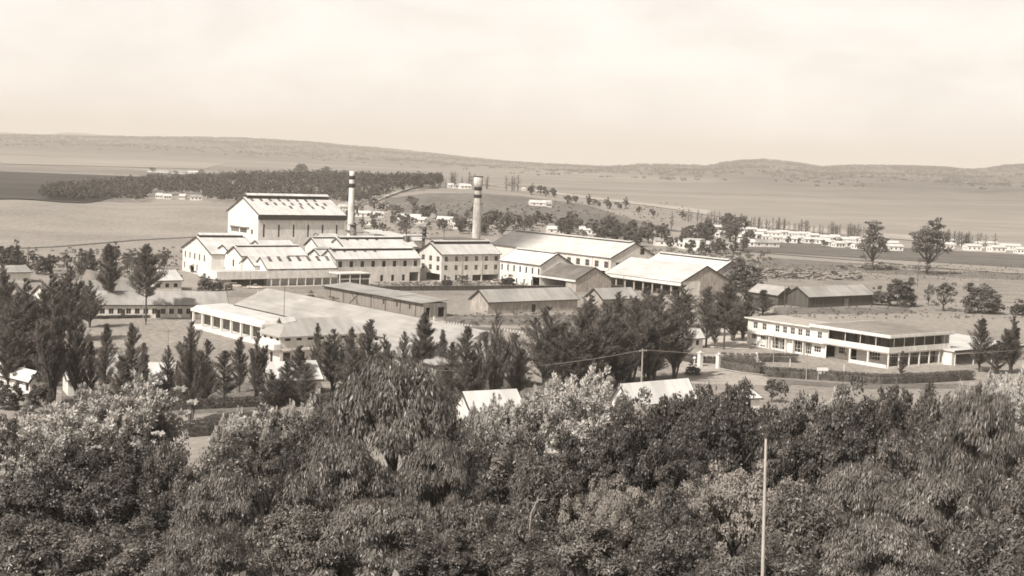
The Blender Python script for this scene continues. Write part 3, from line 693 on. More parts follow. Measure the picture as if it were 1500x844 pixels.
# retaining wall
p0, p1 = Pz(545, 426.5), Pz(913, 424.5)
L_ = np.linalg.norm(p1 - p0); r = empty('retaining_wall', (p0[0], p0[1], 0), math.atan2(p1[1] - p0[1], p1[0] - p0[0]), 'long dark retaining wall with a thin coping between the works and the low sheds', 'wall')
mb = MB(); mb.box(0, L_, 0, .4, 0, 1.5); mb.build('wall', mat('dark_masonry', .06, .11, .8, .9), r)
mb = MB(); mb.box(-.1, L_ + .1, -.12, .52, 1.5, 1.65); mb.build('coping', TIND, r)

# ---------------- meeting hall complex (left centre)
HALLR = mat('grey_hall_roof', .40, .50, .12, .6, tint=(1, .95, .89), extra=sheets)
HA = Building('assembly_hall', 'long grey roofed hall with small clerestory windows running to the right behind the conifers', 'hall', (660, 514), None, 347, 6.3, W=17)
h0 = HA
sl = 4.0
h0.row('L', 14, .02, .36, 5.0, 1.6, .7, fr=DARK); h0.row('L', 8, .70, .96, 5.0, 1.6, .7, fr=DARK)
h0.row('L', 10, .05, .5, 1.2, 1.4, 1.8, fr=GREYW)
h0.D_full = h0.D
h0.walls(WHITE, 'FK', 3.6); h0.gable_roof(HALLR, 3.6, 'v', .6); h0.gutter(.6)
W2 = Building('hall_wing', 'hip roofed two storey wing with a small gablet, its dark windows above awnings', 'hall wing', (411, 490.4), 527, 383, 6.6)
W2.row('F', 7, .09, .93, 5.2, 1.3, .55, fr=DARK); W2.row('L', 3, .2, .85, 5.2, 1.2, .55, fr=DARK); W2.row('F', 5, .08, .8, .4, 1.7, 2.4, mul=(2, 2), fr=DARK); W2.win('L', W2.D * .55, .3, 1.2, 2.3)
W2.walls(CREAM)
mb = MB(); Wd, Dd = W2.W, W2.D; e = .7; zr = 6.6 + 2.8; o_ = -.4
mb.poly([(-e, -e, 6.6 + o_), (Wd, -e, 6.6 + o_), (Wd, Dd / 2, zr), (Dd * .45, Dd / 2, zr)]); mb.poly([(Wd, Dd + e, 6.6 + o_), (-e, Dd + e, 6.6 + o_), (Dd * .45, Dd / 2, zr), (Wd, Dd / 2, zr)]); mb.poly([(-e, Dd + e, 6.6 + o_), (-e, -e, 6.6 + o_), (Dd * .45, Dd / 2, zr)])
mb.poly([(-e, -e, 6.45 + o_), (-e, Dd + e, 6.45 + o_), (Wd, Dd + e, 6.45 + o_), (Wd, -e, 6.45 + o_)])
mb.poly([(-e, -e, 6.45 + o_), (Wd, -e, 6.45 + o_), (Wd, -e, 6.6 + o_), (-e, -e, 6.6 + o_)]); mb.poly([(-e, Dd + e, 6.45 + o_), (-e, -e, 6.45 + o_), (-e, -e, 6.6 + o_), (-e, Dd + e, 6.6 + o_)])
mb.build('roof', HALLR, W2.root)
mb = MB(); mb.poly([(2.2, Dd / 2 - 1.1, zr - 1.0), (2.2, Dd / 2 + 1.1, zr - 1.0), (2.2, Dd / 2, zr + .25)][::-1]); mb.build('gablet', DARK, W2.root)
mb = MB(); mb.hexa([(1.9, Dd / 2 - 1.35, zr - 1.0), (5.5, Dd / 2 - 1.0, zr - .6), (5.5, Dd / 2, zr + .2), (1.9, Dd / 2, zr + .3)], [(1.9, Dd / 2 - 1.35, zr - .85), (5.5, Dd / 2 - 1.0, zr - .45), (5.5, Dd / 2, zr + .35), (1.9, Dd / 2, zr + .45)])
mb.hexa([(1.9, Dd / 2, zr + .3), (5.5, Dd / 2, zr + .2), (5.5, Dd / 2 + 1.0, zr - .6), (1.9, Dd / 2 + 1.35, zr - 1.0)], [(1.9, Dd / 2, zr + .45), (5.5, Dd / 2, zr + .35), (5.5, Dd / 2 + 1.0, zr - .45), (1.9, Dd / 2 + 1.35, zr - .85)]); mb.build('gablet_roof', TIN, W2.root)
mb = MB(); mb.box(-1.6, .02, -.2, Dd * 1.0, 3.4, 4.6); mb.build('awning', WHITE, W2.root)
mb = MB(); mb.hexa([(0, -1.4, 3.2), (Wd, -1.4, 3.2), (Wd, -.02, 3.6), (0, -.02, 3.6)], [(0, -1.4, 3.35), (Wd, -1.4, 3.35), (Wd, -.02, 3.75), (0, -.02, 3.75)]); mb.build('canopy', GREYW, W2.root)
# white portico
PO = Building('portico', 'bright white flat roofed portico with square columns beside the sports lawn', 'portico', (385, 480), None, 282, 4.2, W=9)
Wd, Dd = PO.W, PO.D
mb = MB(); mb.box(-.4, Wd, -.3, Dd + .3, 4.2, 4.9); mb.build('roof', WHITE, PO.root)
mb = MB(); mb.hexa([(-.1, 0, 4.9), (Wd, 0, 5.0), (Wd, Dd, 5.0), (-.1, Dd, 4.9)], [(.8, .4, 5.6), (Wd, .4, 5.9), (Wd, Dd - .4, 5.9), (.8, Dd - .4, 5.6)]); mb.build('upper_roof', TINW, PO.root)
mb = MB(); mb.box(3.2, 3.5, 0, Dd, 0, 4.2); mb.build('wall', mat('shade_toned_recess_wall', .2, .3), PO.root)
mb = MB(); mb.box(-.35, Wd, -.2, Dd + .2, 0, .9); mb.build('plinth', WHITE, PO.root)
for i in range(8):
    mb = MB(); mb.box(-.25, .25, -.28, .28, .9, 4.2); mb.build('column', WHITE, PO.root, loc=(.1, .5 + (Dd - 1) * i / 7, 0))
for i in range(7):
    wm, pm = window_meshes(2.2, 2.4, (3, 2), GREYW); a = link('window', wm, PO.root, (3.1, .5 + (Dd - 1) * (i + .5) / 7, 1.2), -math.pi / 2); link('pane', pm, a)
mb = MB(); mb.tube((2.0, 2, 4.9), (2.0, 2, 14), .08, .05, 6)
tag(mb.build('flagpole', METAL, None, loc=(PO.A[0] + 2, PO.A[1] + 3, 0)), 'thin dark flagpole rising over the white portico roof', 'flagpole')
# right end pavilion of the hall
RW = Building('hall_pavilion', 'broad hip roofed end of the hall with a white awning strip behind the tall conifers', 'hall pavilion', (640, 532.5), 772, None, 6.0, D=24)
RW.row('F', 5, .1, .9, .5, 2.0, 2.0, mul=(2, 2), fr=GREYW); RW.walls(CREAM)
mb = MB(); Wd, Dd = RW.W, RW.D; e = .8; zr = 6.0 + 4.2
mb.poly([(-e, -e, 5.75), (Wd + e, -e, 5.75), (Wd / 2, Dd * .36, zr)]); mb.poly([(Wd + e, -e, 5.75), (Wd + e, Dd + e, 5.75), (Wd / 2, Dd + e, zr), (Wd / 2, Dd * .36, zr)])
mb.poly([(-e, Dd + e, 5.75), (-e, -e, 5.75), (Wd / 2, Dd * .36, zr), (Wd / 2, Dd + e, zr)]); mb.poly([(Wd + e, Dd + e, 5.75), (-e, Dd + e, 5.75), (Wd / 2, Dd + e, zr)]); mb.poly([(-e, -e, 5.6), (-e, Dd + e, 5.6), (Wd + e, Dd + e, 5.6), (Wd + e, -e, 5.6)])
mb.build('roof', HALLR, RW.root)
mb = MB(); mb.box(-e - .1, Wd + e + .1, -e - .14, -e - .02, 5.5, 5.8); mb.build('gutter', DARK, RW.root)
mb = MB(); mb.hexa([(Wd * .05, -1.5, 2.8), (Wd * .95, -1.5, 2.8), (Wd * .95, -.02, 3.1), (Wd * .05, -.02, 3.1)], [(Wd * .05, -1.5, 3.05), (Wd * .95, -1.5, 3.05), (Wd * .95, -.02, 3.35), (Wd * .05, -.02, 3.35)]); mb.build('awning', WHITE, RW.root)
# long low range left
A = Pz(300, 446, 3.6); B_ = Pz(129, 445.4, 3.6); th_ = math.atan2(A[1] - B_[1], A[0] - B_[0])
b = shed('classroom_range', 'long single storey range with a grey roof across the far side of the sports lawn', 'school building', None, None, None, 3.6, 2.8, 'u', CREAM, TING, False,
         rows=[('F', 16, .04, .96, 1.0, 1.3, 1.5, {'fr': GREYW, 'mul': (2, 1)})], doors=[('F', .245, 1.1, 2.2), ('F', .495, 1.1, 2.2), ('F', .745, 1.1, 2.2)], W=np.linalg.norm(A - B_) + 6, D=11, th=th_, at=B_)
A = Pz(60, 446, 3.6)
shed('store_building', 'pale gabled store half hidden by dark trees at the left', 'store', (69, 433.5), 84, 50, 3.6, 2.4, 'u', CREAM, TING, z0=0, rows=[('F', 1, .5, .5, 1, 1.2, 1.2)])
shed('roadside_house', 'broad white roofed house immediately left of the works', 'house', (224, 410.5), 266, 205, 3.4, 2.6, 'u', CREAM, TINW, rows=[('F', 3, .2, .8, 1, 1.4, 1.3)])
shed('roadside_house', 'grey roofed house between the two tall lawn conifers', 'house', (128, 428), 205, 122, 3.6, 3.0, 'u', CREAM, TING, rows=[('F', 4, .15, .85, 1, 1.3, 1.2)])
shed('roadside_house', 'dark roofed hut behind the left lawn conifers', 'house', (140, 411), 152, 121, 3.2, 2.4, 'v', CREAM, TIND)
shed('roadside_house', 'pale flat looking house at the far left edge', 'house', (5, 399), 45, -12, 3.4, 1.6, 'u', CREAM, TING)

# ---------------- club house (right)
CL = Building('club_house', 'white two storey flat roofed club house with glazed verandas', 'club house', (1303, 496.5), 1391, 1096, 7.0)
Wd, Dd = CL.W, CL.D
cut = Dd * .50      # veranda end reaches this far back along the left face
up = 3.75
def at_v(x): return reach(CL.A, axes(TH)[1], 7.0, x)
v1 = at_v(1200); v2 = at_v(1178); v3 = at_v(1240)
r = CL.root
# main wall, left face, split in upper and lower storey
mb = MB()
def lwall(x, va, vb, za, zb, holes, mt, name='wall'):
    s = Building.__new__(Building); s.W, s.D, s.h = 1, vb - va, zb - za; s.holes = {'L': [(vb - h_[1], vb - h_[0], h_[2] - za, h_[3] - za) for h_ in holes]}; s.root = r
    L = vb - va; o, d = (x, vb), (0, -1); m2 = MB()
    hs = s.holes['L']; xs = sorted({0.0, L} | {q for h_ in hs for q in h_[:2]}); zs = sorted({0.0, zb - za} | {q for h_ in hs for q in h_[2:]})
    P = lambda a, z, dp=0: (x + dp, vb - a, z + za)
    for i in range(len(xs) - 1):
        for j in range(len(zs) - 1):
            cx, cz = (xs[i] + xs[i + 1]) / 2, (zs[j] + zs[j + 1]) / 2
            if any(q[0] < cx < q[1] and q[2] < cz < q[3] for q in hs): continue
            m2.poly([P(xs[i], zs[j]), P(xs[i + 1], zs[j]), P(xs[i + 1], zs[j + 1]), P(xs[i], zs[j + 1])])
    for a, b__, c, e in hs:
        dp = .3
        m2.poly([P(a, c), P(a, e), P(a, e, dp), P(a, c, dp)]); m2.poly([P(b__, e), P(b__, c), P(b__, c, dp), P(b__, e, dp)]); m2.poly([P(a, e), P(b__, e), P(b__, e, dp), P(a, e, dp)]); m2.poly([P(b__, c), P(a, c), P(a, c, dp), P(b__, c, dp)])
    m2.build(name, mt, r)
def cwin(x, v, z, w, h, mul=(2, 2), ang=-math.pi / 2, name='window'):
    wm, pm = window_meshes(w, h, mul, WHITE); a = link(name, wm, r, (x + .1, v, z), ang); link('pane', pm, a)
uw = [at_v(q) for q in (1107, 1120, 1139, 1150, 1161.5, 1172.5, 1183.5, 1201)]
hol = [(v - .75, v + .75, 4.55, 6.25) for v in uw]
for v in uw: cwin(0, v, 4.55, 1.5, 1.7)
v_open = at_v(1215)
lwall(0, v_open, Dd, up, 7.0, hol, WHITE)
lw = [at_v(q) for q in (1106, 1119)]
lowh = [(v - .9, v + .9, 1.9, 3.2) for v in lw] + [(v - .9, v + .9, .2, .7) for v in lw]
for v in lw: cwin(0, v, 1.9, 1.8, 1.3, (3, 1)); cwin(0, v, .2, 1.8, .5, (2, 1))
gl = [(at_v(1139), 3.0, 2.9), (at_v(1149), 2.6, 2.9), (at_v(1171.5), 3.4, 2.9), (at_v(1186), 2.0, 2.9)]
for v, w, h_ in gl: lowh.append((v - w / 2, v + w / 2, .3, .3 + h_)); cwin(0, v, .3, w, h_, (3, 3))
v = at_v(1199); lowh.append((v - 1.1, v + 1.1, 1.1, 2.7)); cwin(0, v, 1.1, 2.2, 1.6, (3, 2))
lwall(0, at_v(1212), Dd, 0, up, lowh, WHITE)
mb = MB(); mb.box(-.05, .0, at_v(1131), at_v(1125), .1, up - .1); mb.build('stone_panel', GREYW, r)
mb = MB(); mb.box(-1.3, -.01, at_v(1212), at_v(1124), 3.55, 3.75); mb.box(-.7, -.01, at_v(1124) + .2, Dd + .4, 3.3, 3.45); mb.build('canopy', WHITE, r)
for q in (1131, 1155, 1166, 1181): v = at_v(q); mb = MB(); mb.box(-.9, -.05, v - .12, v + .12, 0, 3.55); mb.build('fin_wall', WHITE, r)
# back and side walls
mb = MB(); mb.poly([(0, Dd, 0), (Wd * .55, Dd, 0), (Wd * .55, Dd, 7), (0, Dd, 7)][::-1]); mb.poly([(Wd * .55, at_v(1190), 0), (Wd * .55, Dd, 0), (Wd * .55, Dd, 7), (Wd * .55, at_v(1190), 7)]); mb.poly([(Wd, 0, 0), (Wd, at_v(1190), 0), (Wd, at_v(1190), 7.2), (Wd, 0, 7.2)]); mb.poly([(Wd * .55, at_v(1190), 0), (Wd, at_v(1190), 0), (Wd, at_v(1190), 7.2), (Wd * .55, at_v(1190), 7.2)][::-1]); mb.poly([(.2, .2, .02), (Wd, .2, .02), (Wd, Dd, .02), (.2, Dd, .02)]); mb.build('rear_wall', WHITE, r)
# ground floor inner walls behind the veranda
lwall(3.2, 2.4, at_v(1212), 0, up, [(at_v(1222) - 1, at_v(1222) + 1, 1.2, 3.0), (at_v(1239) - 1, at_v(1239) + 1, .1, 3.0), (at_v(1270) - 1.6, at_v(1270) + 1.6, 1, 3.1)], CREAM)
cwin(3.2, at_v(1222), 1.2, 2, 1.8, (3, 2)); cwin(3.2, at_v(1270), 1.0, 3.2, 2.1, (4, 2))
mb = MB(); mb.box(3.2, Wd, 2.2, 2.4, 0, up); mb.build('inner_wall', mat('shade_toned_recess_wall', .2, .3), r)
for i in range(5):
    wm, pm = window_meshes(2.6, 2.4, (3, 2), GREYW); a = link('window', wm, r, (5 + i * (Wd - 7) / 4, 2.04, .6), 0); link('pane', pm, a)
# first floor slab edge, balcony parapet and roof
vq = at_v(1208)
mb = MB(); mb.box(-.55, Wd, -.55, vq, 3.45, 3.75); mb.build('floor_slab', GREYW, r)
mb = MB(); mb.box(-.5, -.3, -.5, vq, 3.75, 5.0); mb.box(-.3, Wd, -.5, -.3, 3.75, 5.0); mb.build('parapet', WHITE, r)
mb = MB(); mb.box(2.6, 2.8, 2.4, vq, 3.75, 7.2); mb.box(2.8, Wd, 2.4, 2.6, 3.75, 7.2); mb.build('upper_wall', mat('shade_toned_recess_wall', .2, .3), r)
for i in range(6): v = 3.6 + (v_open - 6) * i / 5; wm, pm = window_meshes(2.8, 2.2, (4, 1), DARK); a = link('window', wm, r, (2.5, v, 4.6), -math.pi / 2); link('pane', pm, a)
ro = at_v(1190)
mb = MB(); mb.box(-1.0, Wd + .6, -1.0, ro, 7.2, 7.32); mb.build('soffit', WHITE, r)
mb = MB(); mb.box(-1.05, -.8, -1.05, ro + .2, 7.33, 7.95); mb.box(-.8, Wd + .65, -1.05, -.8, 7.33, 7.95); mb.box(-.8, Wd + .6, ro, ro + .2, 7.0, 7.95); mb.build('roof_fascia', WHITE, r)
mb = MB(); mb.box(-.79, Wd + .58, -.79, ro - .01, 7.33, 7.82); mb.build('roof', ROOFC, r)
mb = MB(); mb.box(-.6, Wd * .55, ro + .22, Dd + .6, 7.02, 7.22); mb.build('rear_roof', mat('rear_flat_roof', .44, .55, .4), r)
mb = MB(); mb.box(-.74, -.62, ro + .22, Dd + .7, 6.92, 7.26); mb.build('rear_fascia', WHITE, r)
cols = [(0, 0.0)] + [(0, at_v(x)) for x in (1274.5, 1248)]
for cx, cv_ in cols: mb = MB(); mb.box(-.42, -.12, cv_ - .15 if cv_ else -.42, cv_ + .2 if cv_ else -.1, 0, 3.45); mb.build('column', WHITE, r)
mb = MB(); mb.box(-.4, -.15, .2, at_v(1248), 0, .85); mb.build('low_wall', WHITE, r)
for i in range(6): x = Wd * (i + 1) / 6.0 - .2; mb = MB(); mb.box(x - .14, x + .14, -.42, -.14, 0, 3.45); mb.build('column', WHITE, r)
mb = MB(); mb.box(-.1, Wd, -.38, -.18, 0, .5); mb.build('kerb_wall', CREAM, r)
for i in range(6): x = Wd * (i + .35) / 6; mb = MB(); mb.box(x - .06, x + .06, -.4, -.28, 5.0, 7.2); mb.build('balcony_post', WHITE, r)
for x in (1215, 1240, 1262, 1285): v = at_v(x); mb = MB(); mb.box(-.42, -.3, v - .06, v + .06, 5.0, 7.2); mb.build('balcony_post', WHITE, r)
# rear wing with bright roof
b = Building('club_annex', 'bright low roofed annex behind and right of the club house', 'annex', (1395, 515), 1500, None, 3.4, D=26)
b.opening('F', .04, .9, .1, 2.6); b.walls(WHITE)
mb = MB(); mb.hexa([(-.5, -1, 3.4), (b.W, -1, 3.4), (b.W, b.D, 4.0), (-.5, b.D, 4.0)], [(-.5, -1, 3.65), (b.W, -1, 3.65), (b.W, b.D, 4.25), (-.5, b.D, 4.25)]); mb.build('roof', TINW, b.root)
mb = MB(); mb.box(-.55, b.W, -1.3, -1.02, 3.2, 3.75); mb.build('fascia', DARK, b.root)
for i in range(4): mb = MB(); mb.box(-.1, .1, -.8, -.6, 0, 3.3); mb.build('post', WHITE, b.root, loc=(.3 + i * b.W / 4, 0, 0))
# yard wall left of club
b = shed('rear_cottage', 'small dark fronted hut among the trunks left of the club house', 'hut', (1004, 494), 1030, 992, 3, 1.6, 'u', WHITE, TINW, rows=[('F', 2, .3, .7, .8, 1.2, 1.3)])

# right-hand dark shed
shed('tarred_shed', 'long dark walled shed with a pale roof behind the club house', 'shed', (1184.5, 434.5), 1280, 1152, 3.8, 2.7, 'u', mat('tarred_boards', .07, .13, .8, .9, stretch=(3, 3, .2)), TING, doors=[('F', .58, 2.2, 2.6, WOOD)])
shed('tarred_shed', 'short open ended tin hut left of the long dark walled shed', 'shed', (1140, 432), 1165, 1098, 3.6, 2.4, 'v', mat('tarred_boards', .1, .1), TING)

# houses and tents near the road (foreground flat)
shed('white_roofed_house', 'white roofed cottage with two dark windows at the left edge', 'house', (44, 556), 62, -14, 3.0, 1.3, 'v', WHITE, TINW, rows=[('L', 3, .45, .93, .8, 1.1, 1.6)], th=R(48))
shed('white_roofed_house', 'open fronted pavilion with a bright white roof among the left conifers', 'pavilion', (207, 561), 252, 200, 3.5, 2.6, 'u', GREYW, TINW, opens=[('F', .05, .48, .05, 2.8), ('F', .52, .95, .05, 2.8)], D=13, th=R(10))
shed('white_roofed_house', 'small flat white house with a row of four dark slots between the left conifers', 'house', (157, 529), 180, 146, 3.2, 1.3, 'u', WHITE, TINW, rows=[('F', 4, .15, .85, 1.7, .7, .7, {'fr': DARK})], th=R(14))
shed('white_roofed_house', 'little bright hut just right of the feathery left conifers', 'hut', (100, 556), 122, 92, 3.0, 1.2, 'u', WHITE, TINW, th=R(25))
shed('white_roofed_house', 'pale roofed house with bright wall and one dark window below the hip roofed wing', 'house', (395, 556), 470, 376, 3.4, 2.6, 'u', WHITE, TINW, rows=[('L', 1, .5, .5, 1.3, 1.1, 1.4)], th=R(30), opens=[('F', .15, .9, .1, 2.7)])
shed('white_roofed_house', 'long white roof just above the pale plumed trees in the centre', 'house', (690, 599), 765, 668, 3.3, 2.4, 'u', WHITE, TINW, th=R(30))
shed('white_roofed_house', 'bright gabled house beside the wired utility pole, half behind trees', 'house', (922, 590), 1018, 897, 3.6, 2.9, 'u', WHITE, TINW, th=R(38), rows=[('L', 1, .4, .4, 1.0, 1.2, 1.4)])
shed('white_roofed_house', 'small low white roof beyond the dark bushes right of centre', 'house', (1089, 583), 1113, 1080, 3.0, .9, 'u', WHITE, TINW, th=R(25), D=6)

ONES = 'zeroth first second third fourth fifth sixth seventh eighth ninth tenth eleventh twelfth thirteenth fourteenth fifteenth sixteenth seventeenth eighteenth nineteenth'.split()
def ordinal(n):
    if n < 20: return ONES[n]
    t, u = divmod(n, 10); w = ['', '', 'twenty', 'thirty', 'forty', 'fifty', 'sixty', 'seventy', 'eighty', 'ninety']; return w[t] + '-' + ONES[u] if u else w[t][:-1] + 'ieth'
# ---------------- distant houses
rng = random.Random(5)
def house(px, py, w, d, h, rise, th, label, group, name='house', rm=None, wm=None, cat='house', axis='u', nw=3):
    p = T(px, py); z = p[2]
    b = Building(name, label, cat, None, None, None, h, w, d, th, group, z, at=p)
    b.row('F', nw, .18, .82, .9, 1.0, 1.1, fr=DARK); b.row('L', 2, .3, .7, .9, .9, 1.1, fr=DARK)
    b.walls(wm or WHITE, 'LR' if axis == 'u' else 'FK', rise); b.gable_roof(rm or TINW, rise, axis, .5)
    return b
# estate rows beyond the fields on the right
for i in range(34):
    t = i / 33; px = 1047 + t * 255; py = 338 + t * 24 + rng.uniform(-1.5, 1.5) + (7 if i % 2 else 0)
    house(px, py, rng.uniform(5.5, 9), 6, 2.9, 1.0, TH * .3 - .1 + rng.uniform(-.3, .4), 'small white house, %s from the left, in the long distant estate row' % ordinal(i + 1), 'houses of the distant estate, left rows')
for i in range(11):
    t = i / 10; px = 1368 + t * 122; py = 358 + t * 9 + rng.uniform(-1, 1) + (5 if i % 3 == 1 else 0)
    house(px, py, rng.uniform(6, 10), 6, 3.0, 1.0, TH * .3 - .1 + rng.uniform(-.2, .3), 'small white house, %s from the left, in the estate row right of the eucalypts' % ordinal(i + 1), 'houses of the distant estate, right rows')
# valley houses between the works and the grassy hill
VH = [(498, 308, 9, 'pale house at the edge of the wood behind the tallest hall'), (521, 318, 14, 'white walled house just right of the slim chimney'), (549, 319, 9, 'white hut second right of the slim chimney'), (580, 323, 26, 'long pale roofed house below the grassy hill'),
      (535, 330, 10, 'dull roofed house low beside the slim chimney'), (608, 328, 12, 'white roof partly veiled by steam'), (640, 327, 14, 'low pale house right of the steam'), (662, 330, 15, 'pale house at the foot of the grassy hill'), (664, 335, 7, 'bright hut nearest to the thick chimney on its left'),
      (689, 332, 8, 'small hut touching the left side of the thick chimney'), (777, 302, 16, 'pale bungalow alone on the flank of the grassy hill'), (800, 304, 4, 'tiny white outhouse beside the lone bungalow'), (657, 276, 14, 'long white house on the crest of the grassy hill'), (604, 276, 8, 'gabled cottage where the track meets the wood'),
      (675, 277, 9, 'small white house right of the long crest house'), (765, 279, 5, 'white shape at the right end of the crest trees'), (849, 343, 12, 'tilted white roof beyond the warehouse'), (863, 342, 13, 'two level white house beyond the warehouse'), (803, 342, 12, 'pale roof just above the warehouse ridge'),
      (960, 360, 20, 'low white wall like building left of the white box house'), (994, 364, 8, 'pale shed touching the white box house'), (1036, 365, 7, 'small white house right of the white box house'), (1056, 363, 5, 'tiny white hut between the right trees'), (1083, 361, 9, 'white roofed hut near the round trees'), (1105, 362, 17, 'long pale roofed house left of the railway'),
      (1009, 346, 9, 'white hut high behind the town trees'), (228, 291, 5, 'white walled farmhouse in front of the wood'), (240, 292, 6, 'larger pale farm roof in front of the wood'), (262, 292, 5, 'white farm building, second from the right in front of the wood'), (279, 293.5, 9, 'rightmost farm building in front of the wood'),
      (216, 252, 34, 'pale far barn on the left plain'), (252, 254, 20, 'smaller far barn left of the wood crest'), (275, 254, 16, 'faint far house left of the wood crest')]
for px, py, w, lb in VH:
    house(px, py, w * (.7 if 490 < px < 700 and py > 300 else 1.0), 6 if w < 20 else 8, 2.8, 1.5, R(rng.uniform(-8, 25)), lb, None, rm=rng.choice([TIN, TINW, TING]))
b = Building('box_house', 'white flat topped box house with a dark strip window right of the warehouse', 'house', None, None, None, 6.0, 9, 14, R(-18), None, 0, at=T(1000, 366))
b.row('F', 1, .5, .5, 2.2, 5.5, 1.0, fr=DARK, mul=(4, 1)); b.row('R', 3, .2, .8, 2.0, 1.0, 1.4, fr=DARK); b.walls(WHITE); mb = MB(); mb.box(-.2, b.W + .2, -.2, b.D + .2, 6, 6.2); mb.build('roof', TIN, b.root)

# ------------------------------------------------------------------ vegetation
def unit(v): return v / (np.linalg.norm(v, axis=-1, keepdims=True) + 1e-9)
def leafq(C, D, L, Wd, g, Nn=None, wob=.45):
    n = len(C); D = unit(D)
    if Nn is None: Nn = unit(g.normal(size=(n, 3)))
    else: Nn = unit(unit(Nn) + g.normal(size=(n, 3)) * wob)
    s = unit(np.cross(Nn, D))
    L = np.broadcast_to(np.asarray(L, float).reshape(-1, 1), (n, 1)); Wd = np.broadcast_to(np.asarray(Wd, float).reshape(-1, 1), (n, 1))
    return np.stack([C - D * L * .5, C + s * Wd * .5 - D * L * .05, C + D * L * .5, C - s * Wd * .5 - D * L * .05], 1)
def limbs(mb, base, ends, r0, g, n=6):
    for e in ends:
        e = np.array(e); b = np.array(base); md = b * .5 + e * .5 + g.normal(size=3) * .15 * np.linalg.norm(e - b); md[2] = max(md[2], b[2])
        mb.tube(b, md, r0 * .5, r0 * .33, 5, cap=False); mb.tube(md, e, r0 * .33, r0 * .08, 5, cap=False)
PROTO = {}
def proto(key, trunk, Q, leaf):
    PROTO[key] = (trunk.mesh('trunk', BARK), quads_mesh('crown', Q, [leaf]))
def make_round(key, seed, Rr=4.2, H=10., z0=2.2, ncl=74, per=215, L=.34, Wd=.13, rc=.98, leaf=None, droop=0., flat=1., twig=True):
    g = np.random.default_rng(seed); Hc = (H - z0)
    d = unit(g.normal(size=(ncl, 3))); d[:, 2] = np.where(g.random(ncl) < .8, np.abs(d[:, 2]), d[:, 2])
    lob = 1 + .18 * np.sin(3 * np.arctan2(d[:, 1], d[:, 0]) + g.random() * 6) + .12 * g.normal(size=ncl)
    fr = g.uniform(.62, 1.0, ncl) * lob
    c = np.stack([d[:, 0] * Rr * fr, d[:, 1] * Rr * fr, z0 + Hc * .42 + d[:, 2] * Hc * .55 * fr * flat], 1)
    r = rc * g.uniform(.6, 1.35, ncl)
    dd = unit(g.normal(size=(ncl * per, 3))); dd[:, 2] = np.where(g.random(len(dd)) < .6, np.abs(dd[:, 2]), dd[:, 2])
    ci = np.repeat(np.arange(ncl), per)
    P = c[ci] + dd * (r[ci] * g.uniform(.45, 1.08, len(ci)))[:, None] * np.array([1, 1, .72])
    D = unit(dd * .8 + g.normal(size=dd.shape) * .7 + np.array([0, 0, -droop]))
    D = unit(D - dd * (D * dd).sum(1, keepdims=True) * .6)
    Q = leafq(P, D, L * g.uniform(.6, 1.3, len(P)), Wd * g.uniform(.7, 1.3, len(P)), g, dd * .9 + (P - np.array([0, 0, z0 + Hc * .3])) / Rr * .55)
    t = MB(); t.tube((0, 0, -1.5), (g.normal() * .2, g.normal() * .2, z0 + Hc * .25), .32, .22, 8, cap=False)
    limbs(t, (0, 0, max(z0 * .7, H * .2)), c[g.choice(ncl, 16, replace=False)] * np.array([.9, .9, .95]), .34, g)
    proto(key, t, Q, leaf or LEAF)
def make_plume(key, seed, H=11., lean=.45, n=30, leaf=None, spread=4.0, tufts=85, per=13):
    g = np.random.default_rng(seed); t = MB(); Qs = []
    t.tube((0, 0, -1.5), (.1, 0, 1.6), .35, .28, 8, cap=False)
    for k in range(n):
        a = g.uniform(0, 6.28); rr = spread * math.sqrt(g.random()); bx, by = rr * math.cos(a), rr * math.sin(a)
        h = H * g.uniform(.76, 1.0) * (1 - .22 * (rr / spread) ** 2)
        s = np.linspace(0, 1, 9); ln = lean * g.uniform(.6, 1.4)
        path = np.stack([bx * .6 * s + bx * .4 * s ** 2 + ln * h * .5 * s ** 1.6, by * s + .15 * np.sin(s * 5), .8 + h * s], 1)
        for i in range(8): t.tube(path[i], path[i + 1], .13 * (1 - i / 9), .13 * (1 - (i + 1) / 9), 5, cap=False)
        u = g.uniform(.15, 1.0, tufts) ** .75
        idx = np.clip(u * 8, 0, 7.999); i0 = idx.astype(int); fr = (idx - i0)[:, None]
        c = path[i0] * (1 - fr) + path[i0 + 1] * fr
        tw = unit(path[-1] - path[3])
        rad = (1.15 - .85 * u) * g.uniform(.5, 1.0, tufts)
        dd = unit(g.normal(size=(tufts, 3)) * np.array([1, 1, .4])); c = c + dd * rad[:, None]
        ci = np.repeat(np.arange(tufts), per); d2 = unit(g.normal(size=(len(ci), 3))); m_ = len(ci)
        D = unit(d2 * .75 + dd[ci] * .5 + tw * .7)
        Qs.append(leafq(c[ci] + D * .16 + g.normal(size=(m_, 3)) * .05, D, .30 * g.uniform(.6, 1.25, m_), .12, g, dd[ci] * 1.0 + d2 * .5 + np.array([bx, by, 2.0]) * .15))
    proto(key, t, np.concatenate(Qs), leaf or LEAFP)
